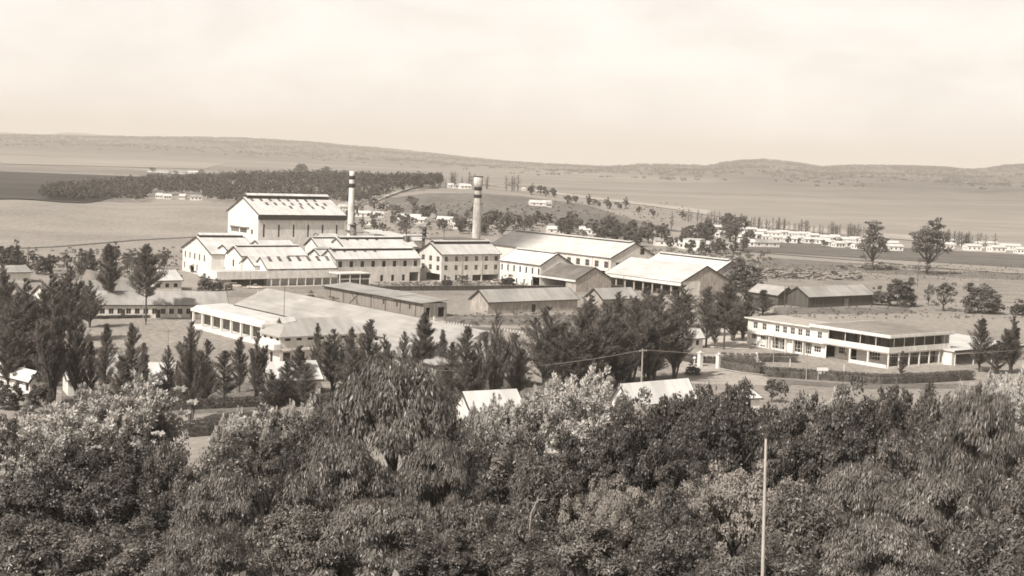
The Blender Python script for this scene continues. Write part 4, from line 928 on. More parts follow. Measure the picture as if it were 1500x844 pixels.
def make_euc(key, seed, H=13., Rr=4.9, n=170, per=220, leaf=None):
    g = np.random.default_rng(seed); t = MB(); Qs = []
    top = (.2, 0, H * .72); t.tube((0, 0, -1.5), top, .42, .2, 8, cap=False)
    E_ = []
    for k in range(n):
        z = H * (1 - g.random() ** 1.5 * .78); f = math.sqrt(max(.05, 1 - ((z - H * .46) / (H * .56)) ** 2)); a = g.uniform(0, 6.28); rr = Rr * f * g.uniform(.45, 1)
        e = np.array([rr * math.cos(a), rr * math.sin(a), z]); E_.append(e)
        rc = g.uniform(.6, 1.15)
        dd = unit(g.normal(size=(per, 3))); dd[:, 2] = np.abs(dd[:, 2])
        P = e + dd * np.array([rc, rc, rc * .6]) * (g.random(per) ** .4)[:, None]; P[:, 2] -= g.random(per) * .9 * rc
        D = unit(np.array([0, 0, -1.0]) + dd * np.array([.55, .55, 0]) + g.normal(size=(per, 3)) * .22)
        Qs.append(leafq(P, D, .40 * g.uniform(.6, 1.3, per), .08, g, dd * 1.0 + (P - np.array([0, 0, H * .45])) / Rr * .6, .5))
    for i in g.choice(n, 14, replace=False): limbs(t, (0, 0, min(E_[i][2] * .62, H * .7)), [E_[i] * np.array([.8, .8, .95])], .22, g)
    proto(key, t, np.concatenate(Qs), leaf or LEAFE)
def make_cas(key, seed, H=16., Rr=3.4, nb=80, per=120, steep=.7, z0=1.8, leaf=None, lead=1, L=.8):
    g = np.random.default_rng(seed); t = MB(); Qs = []
    leads = [(0, 0, 1.0)] + [(g.normal() * Rr * .42, g.normal() * Rr * .42, g.uniform(.7, .95)) for _ in range(lead - 1)]
    ph = g.uniform(0, 6.28, 3)
    for lx, ly, lh in leads:
        t.tube((0, 0, -1), (lx * .5, ly * .5, H * lh * .5), .24, .15, 7, cap=False); t.tube((lx * .5, ly * .5, H * lh * .5), (lx, ly, H * lh * .98), .15, .03, 6, cap=False)
        m_ = int(nb / len(leads) + 10); RL = Rr if lead == 1 else Rr * .72
        for k in range(m_):
            s = (k + g.random()) / m_; s = min(s, .985)
            z = z0 + (H * lh - z0) * s; a = g.uniform(0, 6.28)
            prof = (1 - s) ** .8 * min(1, .45 + s * 3.2) * (1 + .25 * math.sin(a * 2 + ph[0]) + .18 * math.sin(s * 17 + ph[1] + a))
            ln = RL * prof * g.uniform(.6, 1.35) + .3
            d = unit(np.array([math.cos(a), math.sin(a), steep * g.uniform(.5, 1.6)]))
            b = np.array([lx * s, ly * s, z]); e = b + d * ln * 1.15; e[2] += ln * .15
            if k % 2 == 0: t.tube(b, e, .05, .015, 4, cap=False)
            nn = int(per * (.35 + 1.2 * ln / Rr)); u = g.random(nn) ** .6
            tuft = np.round(u * 7) / 7 + g.normal(size=nn) * .035
            c = b + (e - b) * tuft[:, None]; c[:, 2] += .18 * ln * u * u
            c = c + g.normal(size=(nn, 3)) * (.10 + .17 * np.minimum(u, .8) * ln / Rr)[:, None] * np.array([1, 1, .8])
            D = unit(d * .8 + np.array([0, 0, .5]) + g.normal(size=(nn, 3)) * .5)
            Qs.append(leafq(c, D, L * g.uniform(.4, 1.1, nn), .08, g, (c - (b + (e - b) * tuft[:, None])) * 3.0 + d * .5 + np.array([0, 0, .4]), .5))
    proto(key, t, np.concatenate(Qs), leaf or NEEDLE)
for i in range(4): make_round('round%d' % i, 10 + i, per=210)
for i in range(2): make_round('dense%d' % i, 20 + i, ncl=110, per=170, L=.26, Wd=.14, rc=.75, leaf=LEAFD)
make_round('umbrella0', 31, Rr=5.2, H=8, z0=2.5, ncl=150, per=170, rc=.62, L=.22, Wd=.12, flat=.8, leaf=leafm('mid_leaf', .28, .44))
for i in range(3): make_plume('plume%d' % i, 40 + i, lean=(.75, .35, .15)[i])
make_plume('darkplume0', 45, lean=.1, leaf=LEAF, n=20); make_plume('darkplume1', 46, lean=.25, leaf=LEAF, n=20)
for i in range(3): make_euc('euc%d' % i, 50 + i)
for i in range(4): make_cas('cas%d' % i, 60 + i)
make_cas('casw0', 70, Rr=5.2, nb=150, lead=4, steep=.7); make_cas('casw1', 71, Rr=5.6, nb=170, lead=5, steep=.6); make_cas('casw2', 72, Rr=5.0, nb=140, lead=4, steep=1.1)
make_cas('cast0', 73, Rr=2.9, nb=120, z0=5, steep=.5, per=120); make_cas('cass0', 74, Rr=1.4, nb=70, steep=1.4, z0=1)
for i in range(2): make_round('bushy%d' % i, 85 + i, Rr=4.4, H=9, z0=-4, ncl=105, per=80, L=.55, Wd=.3, rc=.95, leaf=LEAFD)
make_round('mid0', 80, ncl=60, per=60, L=.6, Wd=.34, rc=.9, leaf=LEAFD); make_round('mid1', 81, ncl=46, per=60, L=.6, Wd=.34, rc=.8, leaf=LEAF)
make_round('gum0', 82, Rr=3.7, H=16, z0=-.5, ncl=80, per=75, L=.6, Wd=.26, rc=1.15, leaf=LEAF); make_round('gum1', 83, Rr=4.4, H=16, z0=-.5, ncl=95, per=75, L=.6, Wd=.26, rc=1.15, leaf=LEAF)
for i in range(3): make_round('far%d' % i, 90 + i, z0=-1.5, ncl=18, per=24, L=1.4, Wd=.9, rc=1.3, leaf=FARLEAF)
make_cas('farcon0', 95, nb=26, per=9, Rr=3.0, leaf=FARLEAF, L=2.4); make_cas('farcon1', 96, nb=26, per=9, Rr=2.2, leaf=FARLEAF, L=2.4)
for k in ('farcon0', 'farcon1'): pass
PH = {'round': (9.6, 4.6), 'dense': (9.6, 4.5), 'umbrella': (8, 5.6), 'plume': (11.0, 4.4), 'darkplume': (11.0, 4.4), 'euc': (13.5, 5.0), 'cas': (16.5, 3.6), 'casw': (16.5, 5.4), 'cast': (16.5, 3), 'cass': (16.3, 1.5), 'mid': (10, 4.6), 'bushy': (8.7, 5.0), 'gum': (16, 4.4), 'far': (9.5, 4.8), 'farcon': (16, 2.8)}
trng = random.Random(11)
def tree(key, x, y, z, H, Rr, label, cat='tree', group=None, name='tree', rz=None):
    fam = key.rstrip('0123456789'); ph, pr = PH[fam]
    r = empty(name, (x, y, z - .05), trng.uniform(0, 6.28) if rz is None else rz, label, cat, group)
    sxy = Rr / pr; sz = H / ph
    r.scale = (sxy, sxy, sz)
    tm, cm = PROTO[key]; link('trunk', tm, r); link('crown', cm, r); return r
def tree_px(key, px, ytop, D, hw, label, **k):       # tree whose tip lies on the sight line (px, ytop) at distance D
    p = at_dist(px, ytop, D); z = gz(p[0], p[1]); return tree(key, p[0], p[1], z, max(p[2] - z, 1.0), hw / FOC * D, label, **k)
def tree_base(key, px, ytop, ybase, hw, label, **k): # tree standing where (px, ybase) meets the land
    q = T(px, ybase); p = at_dist(px + math.tan(ROLL) * (ybase - ytop) * .8, ytop, q[1]); return tree(key, p[0], q[1], q[2], max(p[2] - q[2], 1.0), hw / FOC * q[1], label, **k)

G1 = 'trees of the wooded hillside below the camera'
FG = [
 ('plume1', 735, 570, 118, 46, 'pale plumed tree standing over the right half of the long white roof', 'tree'),
 ('plume2', 795, 558, 122, 46, 'pale plumed tree between the long white roof and the broadest plume', 'tree'),
 ('darkplume1', 1040, 556, 124, 50, 'upright tree hiding the right end of the long gable roof', 'tree'),
 ('darkplume0', 1002, 574, 126, 44, 'upright bushy tree on the lower edge of the long gable roof', 'tree'),
 ('dense1', 1050, 596, 118, 56, 'dark bushy tree right of the long gable roof', 'tree'),
 ('darkplume1', 1150, 566, 122, 46, 'upright tree in front of the layered dark tree', 'tree'),
 ('plume0', 15, 592, 116, 70, 'pale plumed tree leaning right over the left edge ground', 'tree'),
 ('plume0', 62, 576, 122, 66, 'pale plumed tree before the bushes of the white cottage', 'tree'),
 ('dense0', 15, 640, 104, 66, 'dark bushy tree low at the very left edge', 'tree'),
 ('darkplume0', 232, 606, 124, 34, 'dark upright tree at the left side of the hedge gap', 'tree'),
 ('round1', 480, 590, 118, 44, 'rounded tree behind the left shoulder of the biggest eucalyptus', 'tree'),
 ('plume2', 405, 590, 126, 30, 'slim pale plume between the two left of the biggest eucalyptus', 'tree'),
 ('darkplume1', 880, 590, 116, 44, 'upright dark tree left of the white house gable', 'tree'),
 ('darkplume0', 640, 590, 120, 40, 'dark upright tree showing at the right shoulder of the biggest eucalyptus', 'tree'),
 ('dense1', 735, 612, 116, 62, 'dark bushy tree under the two pale central plumes', 'tree'),
 ('plume1', 895, 566, 120, 50, 'pale plumed tree at the left gable of the white house', 'tree'),
 ('dense0', 930, 606, 116, 60, 'dark bushy tree right under the gabled white house', 'tree'),
 ('dense1', 1000, 592, 118, 66, 'dark bushy tree below the long white gable roof', 'tree'),
 ('darkplume1', 990, 572, 124, 44, 'upright tree hiding the middle of the long gable roof', 'tree'),
 ('dense0', 1100, 590, 120, 60, 'dark bushy tree in front of the small low white roof', 'tree'),
 ('dense1', 1172, 584, 120, 60, 'dark bushy tree left under the pale tipped plume', 'tree'),
 ('dense0', 1240, 586, 118, 66, 'dark bushy tree below the long hedge, left one', 'tree'),
 ('dense1', 1305, 584, 118, 60, 'dark bushy tree below the long hedge, right one', 'tree'),
 ('round0', 1370, 590, 112, 56, 'bushy tree left of the tall drooping eucalyptus', 'tree'),
 ('plume2', 1425, 545, 124, 52, 'pale plumed tree above the tall drooping eucalyptus', 'tree'),
 ('dense0', 1340, 640, 104, 60, 'dark bushy tree in the hollow beside the right eucalyptus', 'tree'),
 ('plume0', 60, 610, 112, 80, 'pale plumed tree leaning right, lower left foreground', 'tree'),
 ('plume0', 150, 566, 118, 62, 'pale plumed tree reaching up to the bright pavilion', 'tree'),
 ('dense1', 100, 650, 104, 70, 'dark bushy tree under the pale leaning plumes, left one', 'tree'),
 ('dense0', 205, 640, 108, 50, 'dark bushy tree bordering the hedge gap', 'tree'),
 ('dense0', 395, 625, 116, 56, 'dark bushy tree below the two narrow plumes', 'tree'),
 ('plume2', 330, 600, 124, 30, 'small pale plumed tree at the road', 'tree'),
 ('dense1', 455, 620, 112, 50, 'dark bushy tree at the left flank of the biggest eucalyptus', 'tree'),
 ('dense1', 850, 606, 112, 60, 'dark bushy tree in the shadow of the broadest plume', 'tree'),  # kind, px, ytop, distance, half width, label
 ('euc0', 583, 522, 84, 132, 'biggest eucalyptus with drooping leaves, rising highest in the centre foreground', 'eucalyptus'),
 ('euc1', 500, 640, 78, 92, 'drooping eucalyptus on the lower left shoulder of the biggest one', 'eucalyptus'),
 ('euc2', 640, 640, 80, 78, 'drooping eucalyptus on the right shoulder of the biggest one', 'eucalyptus'),
 ('euc1', 560, 730, 62, 120, 'drooping eucalyptus filling the bottom edge under the biggest one', 'eucalyptus'),
 ('plume0', 40, 575, 118, 80, 'pale plumed tree leaning right at the left edge of the photo', 'tree'),
 ('plume0', 118, 548, 120, 70, 'tallest pale plumed tree leaning right, left foreground', 'tree'),
 ('plume1', 85, 592, 112, 70, 'pale plumed tree in front of the tallest leaning one at left', 'tree'),
 ('plume0', 10, 635, 104, 60, 'pale plumed tree low at the very left edge', 'tree'),
 ('darkplume0', 205, 588, 118, 46, 'dark upright tree right of the pale leaning plumes', 'tree'),
 ('darkplume1', 160, 640, 106, 56, 'shadowy upright tree under the pale leaning plumes', 'tree'),
 ('plume1', 372, 578, 128, 48, 'pale plumed tree between the road and the biggest eucalyptus', 'tree'),
 ('plume2', 432, 583, 124, 36, 'narrow pale plumed tree touching the biggest eucalyptus on its left', 'tree'),
 ('round0', 335, 655, 100, 70, 'light rounded tree with a pale flowering top, right of the hedge gap', 'tree'),
 ('plume2', 700, 582, 116, 40, 'pale plumed tree just right of the biggest eucalyptus', 'tree'),
 ('plume1', 765, 556, 116, 58, 'pale plumed tree in front of the long white roof', 'tree'),
 ('plume2', 838, 542, 118, 72, 'broadest pale plumed tree, in the centre of the photo', 'tree'),
 ('plume0', 800, 600, 112, 60, 'pale plumed tree leaning right below the broadest plume', 'tree'),
 ('darkplume0', 960, 578, 120, 46, 'dark upright tree in front of the gabled white house', 'tree'),
 ('darkplume1', 1020, 562, 122, 56, 'dark upright tree with pale tips right of the gabled white house', 'tree'),
 ('darkplume0', 1062, 556, 122, 36, 'narrow dark upright tree below the club gate', 'tree'),
 ('plume2', 1212, 566, 120, 50, 'pale tipped plumed tree below the club sign', 'tree'),
 ('darkplume1', 1262, 552, 121, 52, 'upright tree below the long club hedge', 'tree'),
 ('darkplume0', 1318, 556, 119, 42, 'upright tree with spiky tip under the dark cypress', 'tree'),
 ('darkplume1', 1385, 552, 120, 48, 'upright tree below the right end of the club hedge', 'tree'),
 ('plume1', 1402, 540, 126, 50, 'pale plumed tree under the club annex', 'tree'),
 ('plume2', 1475, 530, 126, 60, 'pale plumed tree in the right corner below the annex', 'tree'),
 ('dense0', 905, 628, 108, 62, 'dark rounded tree below the gabled white house', 'tree'),
 ('dense1', 985, 632, 106, 66, 'dark rounded tree second right of the gabled white house', 'tree'),
 ('dense0', 1070, 606, 110, 72, 'dark rounded tree left of the tip of the bare pole', 'tree'),
 ('dense1', 1155, 612, 108, 66, 'dark rounded tree right of the tip of the bare pole', 'tree'),
 ('dense0', 1235, 630, 106, 66, 'dark rounded tree under the upright trees right of the bare pole', 'tree'),
 ('round1', 1312, 640, 98, 56, 'dark tree filling the hollow left of the right hand eucalyptus', 'tree'),
 ('euc2', 1440, 572, 92, 96, 'tall drooping eucalyptus at the right edge of the photo', 'eucalyptus'),
 ('euc0', 1375, 690, 76, 110, 'broad eucalyptus low at the right', 'eucalyptus'),
 ('round2', 1500, 690, 74, 80, 'rounded tree cut off by the right edge', 'tree'),
 ('umbrella0', 1092, 666, 88, 104, 'light domed tree with knobbly crown behind the bare pole', 'tree'),
 ('umbrella0', 925, 690, 84, 84, 'light knobbly crowned tree left of the domed one', 'tree'),
 ('umbrella0', 870, 700, 80, 60, 'smaller knobbly crowned tree left centre of the knobbly pair', 'tree'),
 ('round3', 735, 640, 96, 80, 'rounded tree right below the biggest eucalyptus', 'tree'),
 ('dense1', 830, 640, 100, 66, 'dark tree in the shade under the broadest plume', 'tree'),
 ('round0', 790, 690, 80, 70, 'rounded tree with a bare broken branch, centre foreground', 'tree'),
 ('round1', 255, 655, 97, 50, 'dark rounded tree under the hedge gap at left', 'tree'),
 ('dense0', 45, 705, 88, 90, 'dark rounded tree low at the left edge', 'tree'),
 ('dense1', 160, 690, 88, 90, 'dark rounded tree under the pale leaning plumes', 'tree'),
 ('round2', 60, 770, 66, 100, 'rounded tree in the bottom left corner', 'tree'),
 ('round3', 185, 775, 64, 90, 'rounded tree at the bottom edge, second from the left corner', 'tree'),
 ('euc2', 330, 690, 76, 84, 'light feathery eucalyptus left of the biggest one', 'eucalyptus'),
 ('euc0', 300, 770, 58, 90, 'low eucalyptus at the bottom edge, left of centre', 'eucalyptus'),
 ('round0', 430, 755, 62, 84, 'rounded tree at the bottom edge beside the low eucalyptus', 'tree'),
 ('round1', 725, 740, 64, 70, 'rounded tree at the bottom edge right of the biggest eucalyptus', 'tree'),
 ('round3', 760, 790, 54, 78, 'low rounded bush at the bottom edge under the knobbly trees', 'bush'),
 ('round2', 880, 765, 62, 84, 'rounded tree at the bottom edge below the knobbly pair', 'tree'),
 ('dense1', 985, 720, 74, 60, 'soft dark tree between the knobbly trees and the pole foot', 'tree'),
 ('round1', 1010, 775, 58, 84, 'rounded tree at the bottom edge left of the bare pole', 'tree'),
 ('round0', 1165, 735, 70, 86, 'rounded tree right of the bare pole', 'tree'),
 ('euc1', 1262, 676, 80, 92, 'light eucalyptus halfway between the pole and the right edge', 'eucalyptus'),
 ('euc2', 1290, 760, 58, 110, 'low eucalyptus at the bottom edge right of the pole', 'eucalyptus'),
 ('round3', 1130, 800, 52, 90, 'rounded bush at the bottom edge by the pole foot', 'bush'),
 ('round2', 1440, 770, 58, 100, 'rounded tree in the bottom right corner', 'tree'),
 ('dense0', 640, 790, 54, 80, 'dark bush at the bottom edge under the central eucalyptus', 'bush'),
]
for k, px, yt, D, hw, lb, cat in FG:
    if 'plume' in k: hw *= 1.4
    if px > 1080 and yt < 625 and 'euc' not in k: yt += 6
    rz = trng.uniform(-.25, .25) if 'plume' in k else None
    tree_px(k, px, yt, D, hw, lb, cat=cat, group=G1, name='eucalyptus_tree' if 'euc' in k else 'plumed_tree' if 'plume' in k else ('bush' if cat == 'bush' else 'round_tree'), rz=rz)

MG = [
 ('casw1', 14, 470, 572, 30, 'low casuarina half covering the white cottage at the left edge'),
 ('cas1', 438, 505, 580, 18, 'casuarina over the right corner of the wing'),
 ('casw0', 560, 488, 584, 22, 'feathery casuarina left of the tallest one against the hall roof'),
 ('cas3', 660, 500, 592, 18, 'casuarina right beside the pencil thin one'),
 ('casw2', 700, 492, 604, 20, 'casuarina between the open branched and the forked one'),
 ('casw1', 755, 488, 590, 24, 'casuarina leading into the big dark clump'),
 ('cas2', 606, 500, 584, 18, 'low casuarina at the foot of the tallest one'),
 ('casw0', 20, 440, 560, 40, 'dark casuarina between the upper left edge trees and the white cottage'),
 ('casw1', 70, 400, 520, 36, 'shaded casuarina behind the largest feathery one'),
 ('casw0', 130, 410, 480, 22, 'dark casuarina at the far left corner of the lawn'),
 ('casw1', 825, 470, 576, 36, 'casuarina low at the front of the big dark clump, left one'),
 ('casw0', 868, 478, 572, 36, 'casuarina low at the front of the big dark clump, second one'),
 ('casw1', 908, 470, 568, 38, 'casuarina low at the front of the big dark clump, third one'),
 ('casw0', 950, 474, 562, 36, 'casuarina low at the front of the big dark clump, right of the wired pole'),
 ('casw1', 862, 430, 500, 26, 'casuarina standing behind the big dark clump, furthest left'),
 ('casw0', 945, 418, 500, 30, 'casuarina standing behind the big dark clump, middle one'),
 ('casw0', 1075, 432, 500, 22, 'leafy casuarina filling the row before the pale yard'),
 ('casw1', 1045, 430, 492, 20, 'leafy casuarina at the start of the row before the pale yard'),
 ('cas1', 175, 520, 604, 20, 'dark casuarina low beside the bright pavilion'),
 ('casw1', 300, 520, 596, 22, 'low spreading casuarina right of the broad one'),
 ('casw0', 395, 540, 600, 22, 'low casuarina in front of the pale roofed house'),
 ('casw1', 515, 510, 582, 28, 'bushy casuarina below the wing windows'),  # casuarinas and others standing on the flat: kind, px, ytop, ybase, half width, label
 ('cast0', 157, 356, 462, 19, 'left of the two tall lawn conifers, dark and narrow'),
 ('cast0', 212, 356, 470, 20, 'right of the two tall lawn conifers, with a bare trunk'),
 ('casw0', 100, 388, 500, 34, 'dark bushy casuarina with a rough crown left of the lawn'),
 ('casw2', 75, 430, 592, 42, 'largest feathery casuarina fanning upward at the left'),
 ('casw0', 108, 452, 590, 24, 'feathery casuarina bordering the lawn corner'),
 ('casw1', 32, 405, 525, 34, 'dark casuarina above the white cottage at the left edge'),
 ('casw0', 0, 385, 500, 30, 'casuarina cut by the left edge, upper one'),
 ('casw1', 50, 470, 560, 34, 'shaded casuarina low behind the white cottage'),
 ('cas0', 130, 498, 585, 14, 'slim casuarina third right of the feathery one'),
 ('cas1', 152, 472, 592, 17, 'pointed casuarina beside the hut with four dark slots'),
 ('cas2', 190, 472, 600, 20, 'pointed casuarina left of the bright pavilion'),
 ('cass0', 209, 502, 590, 9, 'thin spindly casuarina left of the bright pavilion'),
 ('cas3', 244, 505, 592, 12, 'small casuarina in front of the bright pavilion'),
 ('casw0', 277, 468, 618, 34, 'broad casuarina right of the bright pavilion'),
 ('cas0', 327, 512, 588, 20, 'compact dark casuarina beside the lawn corner'),
 ('cas1', 350, 492, 575, 15, 'casuarina between the lawn and the hip roofed wing'),
 ('casw2', 374, 484, 592, 22, 'dense casuarina in front of the portico end'),
 ('cas2', 418, 528, 596, 16, 'small casuarina below the hip roofed wing'),
 ('cas3', 447, 535, 598, 15, 'small dark casuarina second below the hip roofed wing'),
 ('casw1', 487, 480, 572, 28, 'rounded casuarina in front of the wing clerestory'),
 ('cas0', 463, 472, 560, 10, 'thin topped casuarina at the wing windows'),
 ('cas1', 540, 466, 580, 20, 'wispy twin topped casuarina over the hall eaves'),
 ('cas2', 512, 478, 575, 14, 'casuarina between the wing and the twin topped one'),
 ('cas3', 590, 484, 575, 13, 'thin casuarina just left of the tallest one against the hall roof'),
 ('cast0', 619, 455, 572, 19, 'tallest dark casuarina against the grey hall roof'),
 ('cass0', 647, 483, 575, 9, 'pencil thin casuarina against the hall roof'),
 ('cas0', 680, 476, 606, 22, 'open branched casuarina against the hall roof'),
 ('casw2', 724, 454, 598, 26, 'forked casuarina with upswept branches against the hall roof'),
 ('casw1', 800, 446, 572, 38, 'broad casuarina at the left of the big dark clump'),
 ('casw0', 846, 452, 575, 36, 'second casuarina of the big dark clump'),
 ('casw1', 885, 440, 566, 36, 'third casuarina of the big dark clump'),
 ('casw2', 925, 432, 566, 38, 'middle casuarina of the big dark clump, beside the wired pole'),
 ('casw1', 960, 420, 560, 40, 'tallest casuarina of the big dark clump'),
 ('casw0', 990, 432, 556, 30, 'rightmost casuarina of the big dark clump'),
 ('casw0', 905, 426, 500, 30, 'casuarina standing behind the big dark clump, left one'),
 ('casw1', 1000, 416, 480, 24, 'casuarina standing behind the big dark clump, right one'),
 ('cas1', 1036, 418, 508, 20, 'tall thin trunked casuarina nearest the big clump'),
 ('cast0', 1062, 414, 512, 20, 'thin trunked casuarina in front of the pale yard, middle one'),
 ('casw0', 1090, 420, 500, 26, 'thin trunked casuarina beside the club house end'),
 ('cas3', 1118, 424, 462, 20, 'casuarina behind the left end of the club roof'),
 ('cas0', 1048, 452, 510, 10, 'small casuarina among the thin trunks'),
 ('cas2', 1437, 465, 545, 20, 'open branched casuarina at the club annex, left one'),
 ('casw2', 1484, 462, 548, 26, 'spreading casuarina at the club annex, right one'),
 ('cas1', 1462, 498, 548, 18, 'low casuarina between the two at the club annex'),
]
for k, px, yt, yb, hw, lb in MG:
    tree_base(k, px, yt, yb, hw * (1.25 if k != 'cast0' else 1.05), lb, cat='casuarina', group='casuarina trees around the halls', name='casuarina_tree')
MR = [('bushy0', 12, 560, 600, 24, 'bush before the white cottage, cut by the left edge'), ('bushy1', 58, 556, 606, 22, 'bush at the right corner of the white cottage'), ('bushy0', 1088, 382, 428, 30, 'dark round tree at the right end of the works'), ('bushy0', 1317, 408, 449, 26, 'dense dark bush behind the club house'), ('mid1', 1383, 413, 456, 22, 'sparse thin bush right of the dense dark one'),
      ('bushy0', 1440, 417, 459, 32, 'widest dark bush right behind the club house'), ('bushy1', 1497, 442, 462, 18, 'bush cut by the right edge'), ('bushy1', 1285, 422, 447, 14, 'small bush at the end of the dark walled shed'), ('mid1', 1361, 415, 448, 8, 'thin upright shrub between the bushes'),
      ('gum0', 1279, 326, 396, 22, 'left and smaller of the two tall eucalypts beside the railway'), ('gum1', 1361, 321, 402, 26, 'right and larger of the two tall eucalypts beside the railway'),
      ('mid0', 1131, 556, 590, 15, 'small layered dark tree on the grass below the gate'), ('mid1', 553, 393, 412, 9, 'little tree against the eight windowed shed wall'), ('mid1', 677, 402, 417, 11, 'bare looking shrub in front of the three storey block'), ('bushy1', 745, 404, 419, 13, 'bush in front of the two storey wing'),
      ('bushy1', 655, 407, 421, 10, 'bush at the corner of the three storey block'), ('bushy1', 300, 405, 428, 14, 'dusty shrub by the left end of the canopy front'), ('bushy1', 318, 410, 426, 9, 'shrub beside the parked truck'),
      ('bushy1', 455, 428, 447, 8, 'small dark bush by the white gate posts'), ('bushy1', 490, 437, 455, 14, 'low bush in front of the lean-to shed'), ('bushy1', 425, 430, 441, 10, 'bush behind the hall ridge'), ('bushy1', 1014, 534, 550, 13, 'clipped bush left of the club gate'),
      ('bushy0', 128, 366, 402, 16, 'round tree behind the houses at left'), ('mid1', 98, 370, 400, 10, 'thin tree left of the pair behind the houses'), ('bushy0', 62, 374, 402, 14, 'tree behind the leftmost houses'), ('bushy0', 15, 362, 392, 22, 'clump tree at the upper left edge'), ('mid1', 186, 374, 400, 9, 'small tree between the tall lawn conifers'),
      ('farcon1', 41, 362, 392, 7, 'pointed tree near the upper left edge'), ('mid1', 118, 372, 410, 12, 'leafy tree over the dark roofed hut'),
      ('mid0', 440, 240, 262, 11, 'tall round tree standing out of the wood top'), ('mid0', 478, 244, 262, 9, 'second tree standing out of the wood top'), ('mid1', 224, 245, 253, 6, 'tree beside the far barn'), ('mid1', 258, 250, 257, 5, 'small tree by the far barns'), ('mid1', 294, 248, 256, 5, 'lone tree left of the wood crest'),
      ('mid0', 792, 272, 286, 9, 'round tree on the right shoulder of the grassy hill'), ('mid0', 832, 286, 300, 7, 'dark tree right of the lone bungalow'), ('farcon1', 984, 312, 338, 4, 'slender dark tree behind the warehouse end'),
      ('mid1', 548, 288, 310, 11, 'tree on the left slope of the grassy hill'), ('mid1', 605, 286, 306, 10, 'pale tree on the grassy hillside'), ('mid1', 582, 300, 316, 10, 'tree low on the grassy hillside')]
for k, px, yt, yb, hw, lb in MR: tree_base(k, px, yt, yb, hw, lb, name='shrub' if hw < 14 and yb > 400 else 'tree', cat='shrub' if hw < 14 and yb > 400 else 'tree')
tree_base('cass0', 1321, 514, 549, 7, 'narrow dark cypress in front of the club veranda columns', name='cypress_tree', cat='cypress')
# trees of the valley behind the works (each its own)
rg = random.Random(3)
def scatter(n, x0, x1, yf, spread, keys, hr, label, group, name='tree'):
    for i, px in enumerate(sorted(rg.uniform(x0, x1) for _ in range(n))):
        y = yf(px) + rg.uniform(-spread, spread); q = T(px, y); h = rg.uniform(*hr)
        tree(rg.choice(keys), q[0], q[1], q[2], h, h * rg.uniform(.32, .5) if 'con' not in keys[0] else h * .3, label + ', ' + ordinal(i + 1) + ' from the left', group=group, name=name, cat='conifer' if 'conifer' in name else 'tree')
scatter(44, 500, 700, lambda x: 328, 15, ['far0', 'far1', 'far2', 'mid1'], (5, 9), 'tree in the leafy valley below the grassy hill', 'valley trees')
scatter(28, 700, 860, lambda x: 336 + (x - 700) * .03, 9, ['far0', 'far1', 'far2'], (6, 11), 'tree of the belt behind the warehouse ridge', 'trees behind the warehouse ridge')
scatter(32, 850, 1020, lambda x: 348 + (x - 850) * .06, 10, ['far0', 'far1', 'far2', 'mid1'], (6, 13), 'tree of the belt beyond the warehouse gable', 'trees beyond the warehouse gable')
scatter(17, 990, 1110, lambda x: 366, 9, ['far0', 'far1', 'mid0'], (5, 10), 'tree among the small houses left of the railway', 'trees by the small houses')
scatter(9, 1005, 1080, lambda x: 356, 6, ['mid0', 'mid1'], (11, 16), 'tall dark tree right behind the white box house', 'tall trees behind the box house')
scatter(30, 570, 760, lambda x: float(np.interp(x, [570, 620, 700, 760], [276, 275, 276, 281])), 1, ['farcon0', 'farcon1'], (8, 14), 'conifer on the crest of the grassy hill', 'crest conifers', name='conifer_tree')
scatter(22, 760, 1000, lambda x: float(np.interp(x, [760, 850, 1000], [280, 296, 324])), 2.5, ['far0', 'far1', 'far2'], (4, 8), 'bushy tree on the right edge of the grassy hill', 'hill edge trees')
scatter(84, 1000, 1270, lambda x: float(np.interp(x, [1000, 1270], [325, 350])), 1.5, ['farcon0', 'farcon1'], (6, 10), 'conifer of the windbreak behind the distant estate', 'windbreak trees', name='conifer_tree')
scatter(30, 1370, 1460, lambda x: float(np.interp(x, [1370, 1460], [358, 366])), 1.5, ['farcon0', 'farcon1'], (7, 11), 'windbreak conifer right of the two tall eucalypts', 'right windbreak trees', name='conifer_tree')
scatter(26, 1045, 1300, lambda x: float(np.interp(x, [1045, 1300], [345, 368])), 3, ['far0', 'far2'], (3, 5), 'garden tree between the distant estate houses', 'estate garden trees')
scatter(16, 0, 250, lambda x: 392, 6, ['far0', 'far1', 'mid1'], (4, 8), 'tree along the foot of the near field at left', 'field foot trees')

# the wood: one mass
def blobs(P, H, Rr, g, per, leaf_s):
    n = len(P); ci = np.repeat(np.arange(n), per); d = unit(g.normal(size=(n * per, 3))); d[:, 2] = np.abs(d[:, 2])
    C = P[ci] + d * np.stack([Rr[ci], Rr[ci], H[ci] * .55], 1) * g.uniform(.6, 1.05, len(ci))[:, None]; C[:, 2] += H[ci] * .42
    return leafq(C, unit(d + g.normal(size=d.shape)), leaf_s * g.uniform(.6, 1.4, len(ci)), leaf_s * .7, g, d)
g = np.random.default_rng(7)
npx = g.uniform(58, 640, 2600); yb = np.interp(npx, [58, 120, 205, 215, 290, 300, 340, 520, 575, 640], [293, 296, 297, 287, 288, 297, 299, 303, 288, 274])
dep = np.interp(npx, [58, 120, 200, 300, 400, 560, 640], [60, 220, 340, 430, 520, 420, 120])
P = []
for a, y, dd in zip(npx, yb, dep):
    q = T(a, y); D = q[1] + g.random() * dd; X = (a - 750) / FOC * D; P.append((X, D, gz(X, D)))
P = np.array(P); H_ = g.uniform(6, 13, len(P)); Rr = H_ * g.uniform(.26, .42, len(P))
wood = quads_mesh('wood', blobs(P, H_, Rr, g, 34, 1.7), [leafm('wood_leaf', .085, .15, rough=.9, spec=.05, trans=.1, scale=.05)])
